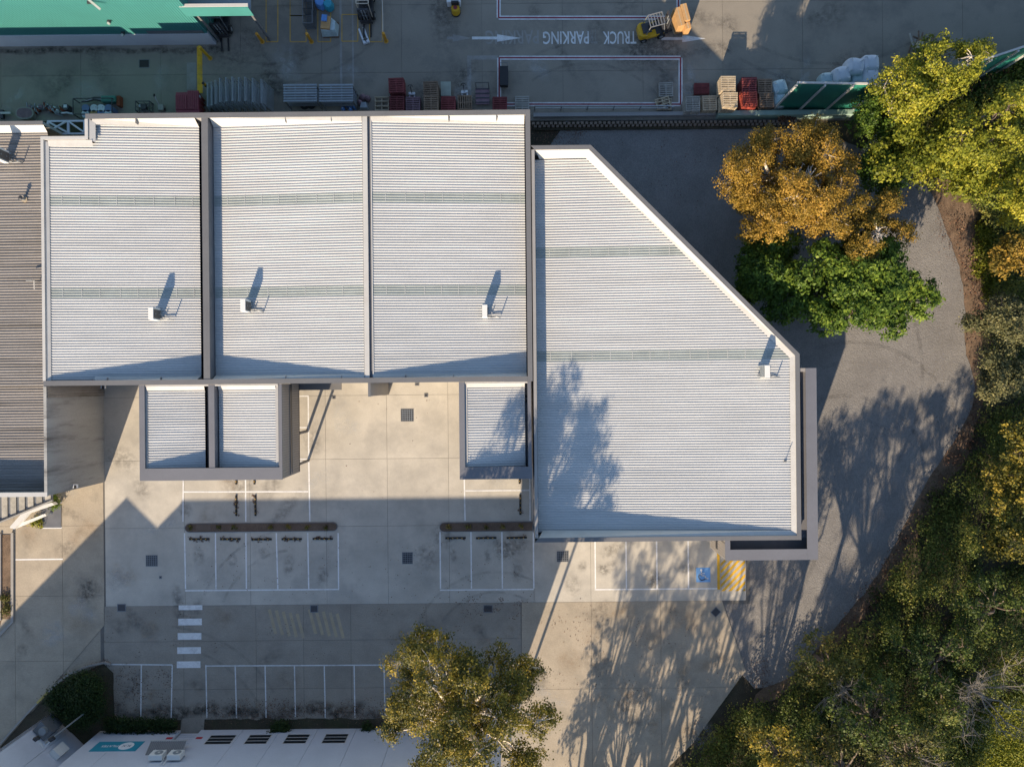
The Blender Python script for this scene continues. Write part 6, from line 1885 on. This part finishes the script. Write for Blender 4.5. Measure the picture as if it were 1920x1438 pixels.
# bare tree in the lower right corner
def bare_tree(x, y, hc, label, seed, spread=3.2, n=9):
    r = random.Random(seed); c = P(x, y, hc * .6)
    root = empty('bare_tree', (*c, -.1), label, 'tree')
    tr_ = MB().tube(wiggle((0, 0, 0), (0, 0, hc * .55), 4, .1, r), [.2, .18, .16, .14, .12], 8)
    tr_.build('trunk', M['bark_dead'], root, local=True, smooth=True)
    for i in range(n):
        a = 2 * math.pi * i / n + r.uniform(-.3, .3); L_ = spread * r.uniform(.6, 1.1)
        e = Vector((L_ * math.cos(a), L_ * math.sin(a), hc * r.uniform(.6, 1.0)))
        limb = MB(); pts = wiggle((0, 0, hc * r.uniform(.3, .55)), e, 6, .18, r); limb.tube(pts, [.075, .062, .05, .04, .03, .022, .012], 6)
        for p in pts[2:]:
            for q in range(4):
                d = Vector((r.gauss(0, 1), r.gauss(0, 1), r.gauss(.2, .7))).normalized() * r.uniform(.5, 1.3) + (e.normalized() * .6)
                e2 = Vector(p) + d; p2 = wiggle(p, e2, 3, .08, r); limb.tube(p2, [.018, .015, .011, .006], 4, cap=False)
                for w in range(2):
                    e3 = Vector(p2[r.choice([1, 2])]) + Vector((r.gauss(0, .35), r.gauss(0, .35), r.gauss(.1, .25)))
                    limb.tube([p2[2], tuple(e3)], [.009, .004], 3, cap=False)
        limb.build('limb', M['bark_dead'], root, local=True)


bare_tree(1850, 1310, 6.5, 'leafless grey tree with spreading twigs in the lower right corner', 1, 3.6, 10)
bare_tree(1590, 1300, 4.5, 'leafless twiggy sapling among the bushes by the concrete tip', 2, 2.2, 6)
bare_tree(1700, 1420, 6.0, 'leafless pale branched tree at the bottom edge', 3, 2.4, 6)


# ------------------------------------------------------------------ undergrowth, hedges, litter
def pip(x, y, poly):
    inside = np.zeros(len(x), bool); j = len(poly) - 1
    for i in range(len(poly)):
        xi, yi = poly[i]; xj, yj = poly[j]
        c = ((yi > y) != (yj > y)) & (x < (xj - xi) * (y - yi) / (yj - yi + 1e-12) + xi)
        inside ^= c; j = i
    return inside


def thicket(name, px, n, per, hmax, clump, leaf, mat, label, seed, tintb=.4, tintv=.2, hmin=.1, kind='stuff', lump=.35, cat=None, gaps=0.0):
    global rng
    rng = np.random.default_rng(seed)
    poly = [P(*p) for p in px]
    xs = [p[0] for p in poly]; ys = [p[1] for p in poly]
    x = rng.uniform(min(xs), max(xs), n * 4); y = rng.uniform(min(ys), max(ys), n * 4)
    m = pip(x, y, poly); x, y = x[m][:n], y[m][:n]
    f = lambda a, b, s: np.sin(a * lump * s + 1.3 + seed) * np.cos(b * lump * s * .9 + .7) + .6 * np.sin((a + b) * lump * s * 1.7 + 2.1) * np.cos((a - b) * lump * s * 1.3)
    hh = f(x, y, 1.0) * .5 + f(x, y, 2.7) * .3
    hh = np.clip(.5 + hh * .55, 0, 1)
    keep = hh > gaps
    x, y, hh = x[keep], y[keep], hh[keep]
    z = hmin + hh * hmax * rng.uniform(.55, 1.0, len(x))
    cc = np.stack([x, y, z], 1); ci = np.repeat(np.arange(len(cc)), per); k = len(ci)
    offs = rng.normal(size=(k, 3)) * clump * np.array([1, 1, .6])
    pos = cc[ci] + offs; pos[:, 2] = np.maximum(pos[:, 2], .0)
    nrm = offs / clump * .6 + rng.normal(size=(k, 3)) * .5 + np.array([0, 0, .7])
    tn = np.clip(f(x + 9, y - 4, .8), -1, 1) * tintv
    tint = tintb + tn[ci] + (rng.normal(size=len(cc)) * tintv * .7)[ci] + rng.normal(size=k) * .12
    me = leaf_mesh(name, pos, nrm, leaf * rng.uniform(.6, 1.4, k), tint, M[mat])
    o = bpy.data.objects.new(name, me); COL.objects.link(o)
    reg(o, label, cat, kind=kind)
    return o


BUSH = [(1838, 430), (1850, 520), (1842, 610), (1852, 720), (1812, 850), (1726, 945), (1675, 1060), (1588, 1165), (1517, 1240), (1445, 1296), (1402, 1302), (1345, 1358), (1292, 1405), (1255, 1465), (1240, 1500), (1810, 1500), (1835, 1360), (1960, 1270), (1960, 430)]
thicket('undergrowth', BUSH, 3900, 50, 4.6, .36, .155, 'leaf_under', 'dense dark green undergrowth of the bush along the right side', 70, tintb=.36, tintv=.26, gaps=.3, lump=.55, hmin=-.6)
thicket('undergrowth', [(1660, 250), (1780, 330), (1850, 430), (1990, 430), (1990, 130), (1900, 130), (1700, 225)], 900, 34, 1.8, .32, .2, 'leaf_under', 'green undergrowth below the lime trees', 71, tintb=.5, tintv=.2, gaps=.1)
thicket('scrub_edge', [(1785, 400), (1830, 460), (1850, 560), (1840, 640), (1856, 740), (1830, 840), (1750, 960), (1700, 1060), (1640, 1140), (1560, 1215), (1480, 1290), (1560, 1180), (1690, 1010), (1770, 870), (1830, 740), (1815, 600), (1805, 480)], 900, 12, .4, .28, .12, 'litter', 'brown dry scrub along the gravel edge', 72, tintb=.38, tintv=.25)
thicket('grass_tufts', [(1820, 1340), (1960, 1280), (1970, 1480), (1790, 1470)], 2600, 16, .18, .2, .13, 'leaf_lime', 'short bright grass blades around the bare tree', 73, tintb=.5, tintv=.15)
thicket('leafy_grass', [(1830, 420), (1860, 430), (1880, 520), (1850, 560), (1825, 500)], 260, 20, .3, .2, .16, 'leaf_lime', 'sunlit grass slope beside the mulch bank', 74, tintb=.35, tintv=.2)
thicket('dark_shrub', [(118, 1283), (140, 1266), (168, 1254), (193, 1252), (207, 1268), (209, 1300), (203, 1330), (180, 1346), (152, 1338), (128, 1322), (108, 1300)], 420, 60, 1.7, .26, .13, 'leaf_hedge', 'rounded dark green shrub in the kerbed corner', 75, kind='thing', cat='shrub', tintb=.45, tintv=.15, hmin=.5)
thicket('hedge_plants', [(205, 1344), (335, 1346), (332, 1364), (205, 1366)], 200, 36, .6, .2, .14, 'leaf_hedge', 'low dark hedge left of the roller door', 76, kind='thing', cat='hedge', tintb=.4, tintv=.2, hmin=.25)
for k, (x, y, r0) in enumerate(((527, 1362, 14), (690, 1364, 5))):
    thicket('wall_shrub', [(x - r0, y - 8), (x + r0, y - 8), (x + r0, y + 5), (x - r0, y + 5)], 14 + r0 * 3, 34, .7, .2, .14, 'leaf_hedge', 'dark shrub against the white wall, %s seen from the roller door' % ['nearer one', 'smaller farther one'][k], 80 + k, kind='thing', cat='shrub', tintb=.45)
for k, (x, y) in enumerate(((358, 988), (410, 988), (441, 988), (508, 988), (542, 988), (577, 988), (612, 988), (841, 988), (879, 986), (911, 987), (942, 986), (976, 987))):
    nm = 'small green tuft in the %s garden strip, %s from the left' % (('long', nth[k]) if k < 7 else ('shorter', nth[k - 7]))
    thicket('garden_plant', [(x - 4, y - 3), (x + 4, y - 3), (x + 4, y + 3), (x - 4, y + 3)], 7, 12, .12, .07, .10, 'leaf_olive', nm, 90 + k, kind='thing', cat='plant', tintb=.5, hmin=.12)
    COL.objects[-1]['group'] = 'tufts in the garden strips'
thicket('bed_plant', [(4, 1118), (20, 1118), (20, 1150), (4, 1150)], 26, 22, .3, .15, .13, 'leaf_olive', 'small plant in the narrow left garden bed', 110, kind='thing', cat='plant')
thicket('entrance_shrub', [(98, 925), (114, 928), (114, 948), (96, 945)], 40, 30, .6, .16, .13, 'leaf_broad', 'dark green shrub under the stained wall corner', 111, kind='thing', cat='shrub', hmin=.2, tintb=.4)
thicket('entrance_plant', [(66, 972), (78, 966), (78, 986), (60, 986)], 18, 26, .3, .14, .13, 'leaf_lime', 'bright plant beside the white portal', 112, kind='thing', cat='plant')
thicket('dry_shrub', [(1460, 214), (1486, 214), (1490, 230), (1456, 230)], 26, 24, .8, .16, .14, 'litter', 'dry brown shrub between the noise wall and the golden tree', 113, kind='thing', cat='shrub', tintb=.75)


def litter(name, areas, label, seed, leaf=.07):
    """flat fallen leaves: areas = (px polygon, count, clustering 0..1)"""
    global rng
    rng = np.random.default_rng(seed); P_ = []
    for px, n, sig in areas:
        poly = [P(*p) for p in px]; xs = [p[0] for p in poly]; ys = [p[1] for p in poly]
        if sig:
            nc = max(1, n // 12); x = rng.uniform(min(xs), max(xs), nc * 3); y = rng.uniform(min(ys), max(ys), nc * 3)
            m = pip(x, y, poly); x, y = x[m][:nc], y[m][:nc]
            i = rng.integers(0, len(x), n); x = x[i] + rng.normal(size=n) * sig; y = y[i] + rng.normal(size=n) * sig
        else:
            x = rng.uniform(min(xs), max(xs), n * 3); y = rng.uniform(min(ys), max(ys), n * 3)
            m = pip(x, y, poly); x, y = x[m][:n], y[m][:n]
        P_.append(np.stack([x, y, np.full(len(x), .014)], 1))
    pos = np.concatenate(P_); k = len(pos); pos[:, 2] += rng.uniform(0, .012, k)
    nrm = rng.normal(size=(k, 3)) * .12 + np.array([0, 0, 1])
    me = leaf_mesh(name, pos, nrm, leaf * rng.uniform(.5, 1.7, k), rng.uniform(0, 1, k), M['litter'])
    o = bpy.data.objects.new(name, me); COL.objects.link(o); reg(o, label, kind='stuff')


ar = []
for (x, y, v) in stops[:10] + stops[12:13]:
    w, h = (19, 5) if not v else (5, 19)
    ar.append(([(x - w, y - h), (x + w, y - h), (x + w, y + h), (x - w, y + h)], 25 if y < 1009 and x > 800 else 110, 0.06))
ar += [([(350, 1015), (1000, 1012), (1000, 1125), (350, 1128)], 220, 0), ([(200, 1140), (970, 1140), (970, 1240), (200, 1240)], 200, .3),
       ([(390, 1320), (760, 1318), (760, 1350), (390, 1350)], 2000, .4), ([(205, 1250), (330, 1260), (330, 1345), (210, 1345)], 700, .3),
       ([(100, 1270), (205, 1235), (205, 1245), (105, 1290)], 420, .15), ([(1000, 1140), (1340, 1140), (1400, 1290), (1260, 1430), (1000, 1430)], 500, .5),
       ([(860, 1120), (980, 1125), (985, 1160), (860, 1160)], 260, .2), ([(1040, 262), (1360, 262), (1340, 420), (1200, 330)], 200, .4),
       ([(1000, 243), (1090, 243), (1090, 268), (1000, 268)], 500, .3), ([(1740, 340), (1830, 430), (1840, 560), (1790, 520), (1750, 400)], 700, .4),
       ([(1405, 1240), (1440, 1240), (1445, 1285), (1410, 1285)], 260, .2), ([(600, 740), (990, 740), (990, 970), (600, 970)], 40, 0)]
litter('fallen_leaves', ar, 'scattered brown fallen leaves on the concrete and gravel', 120)
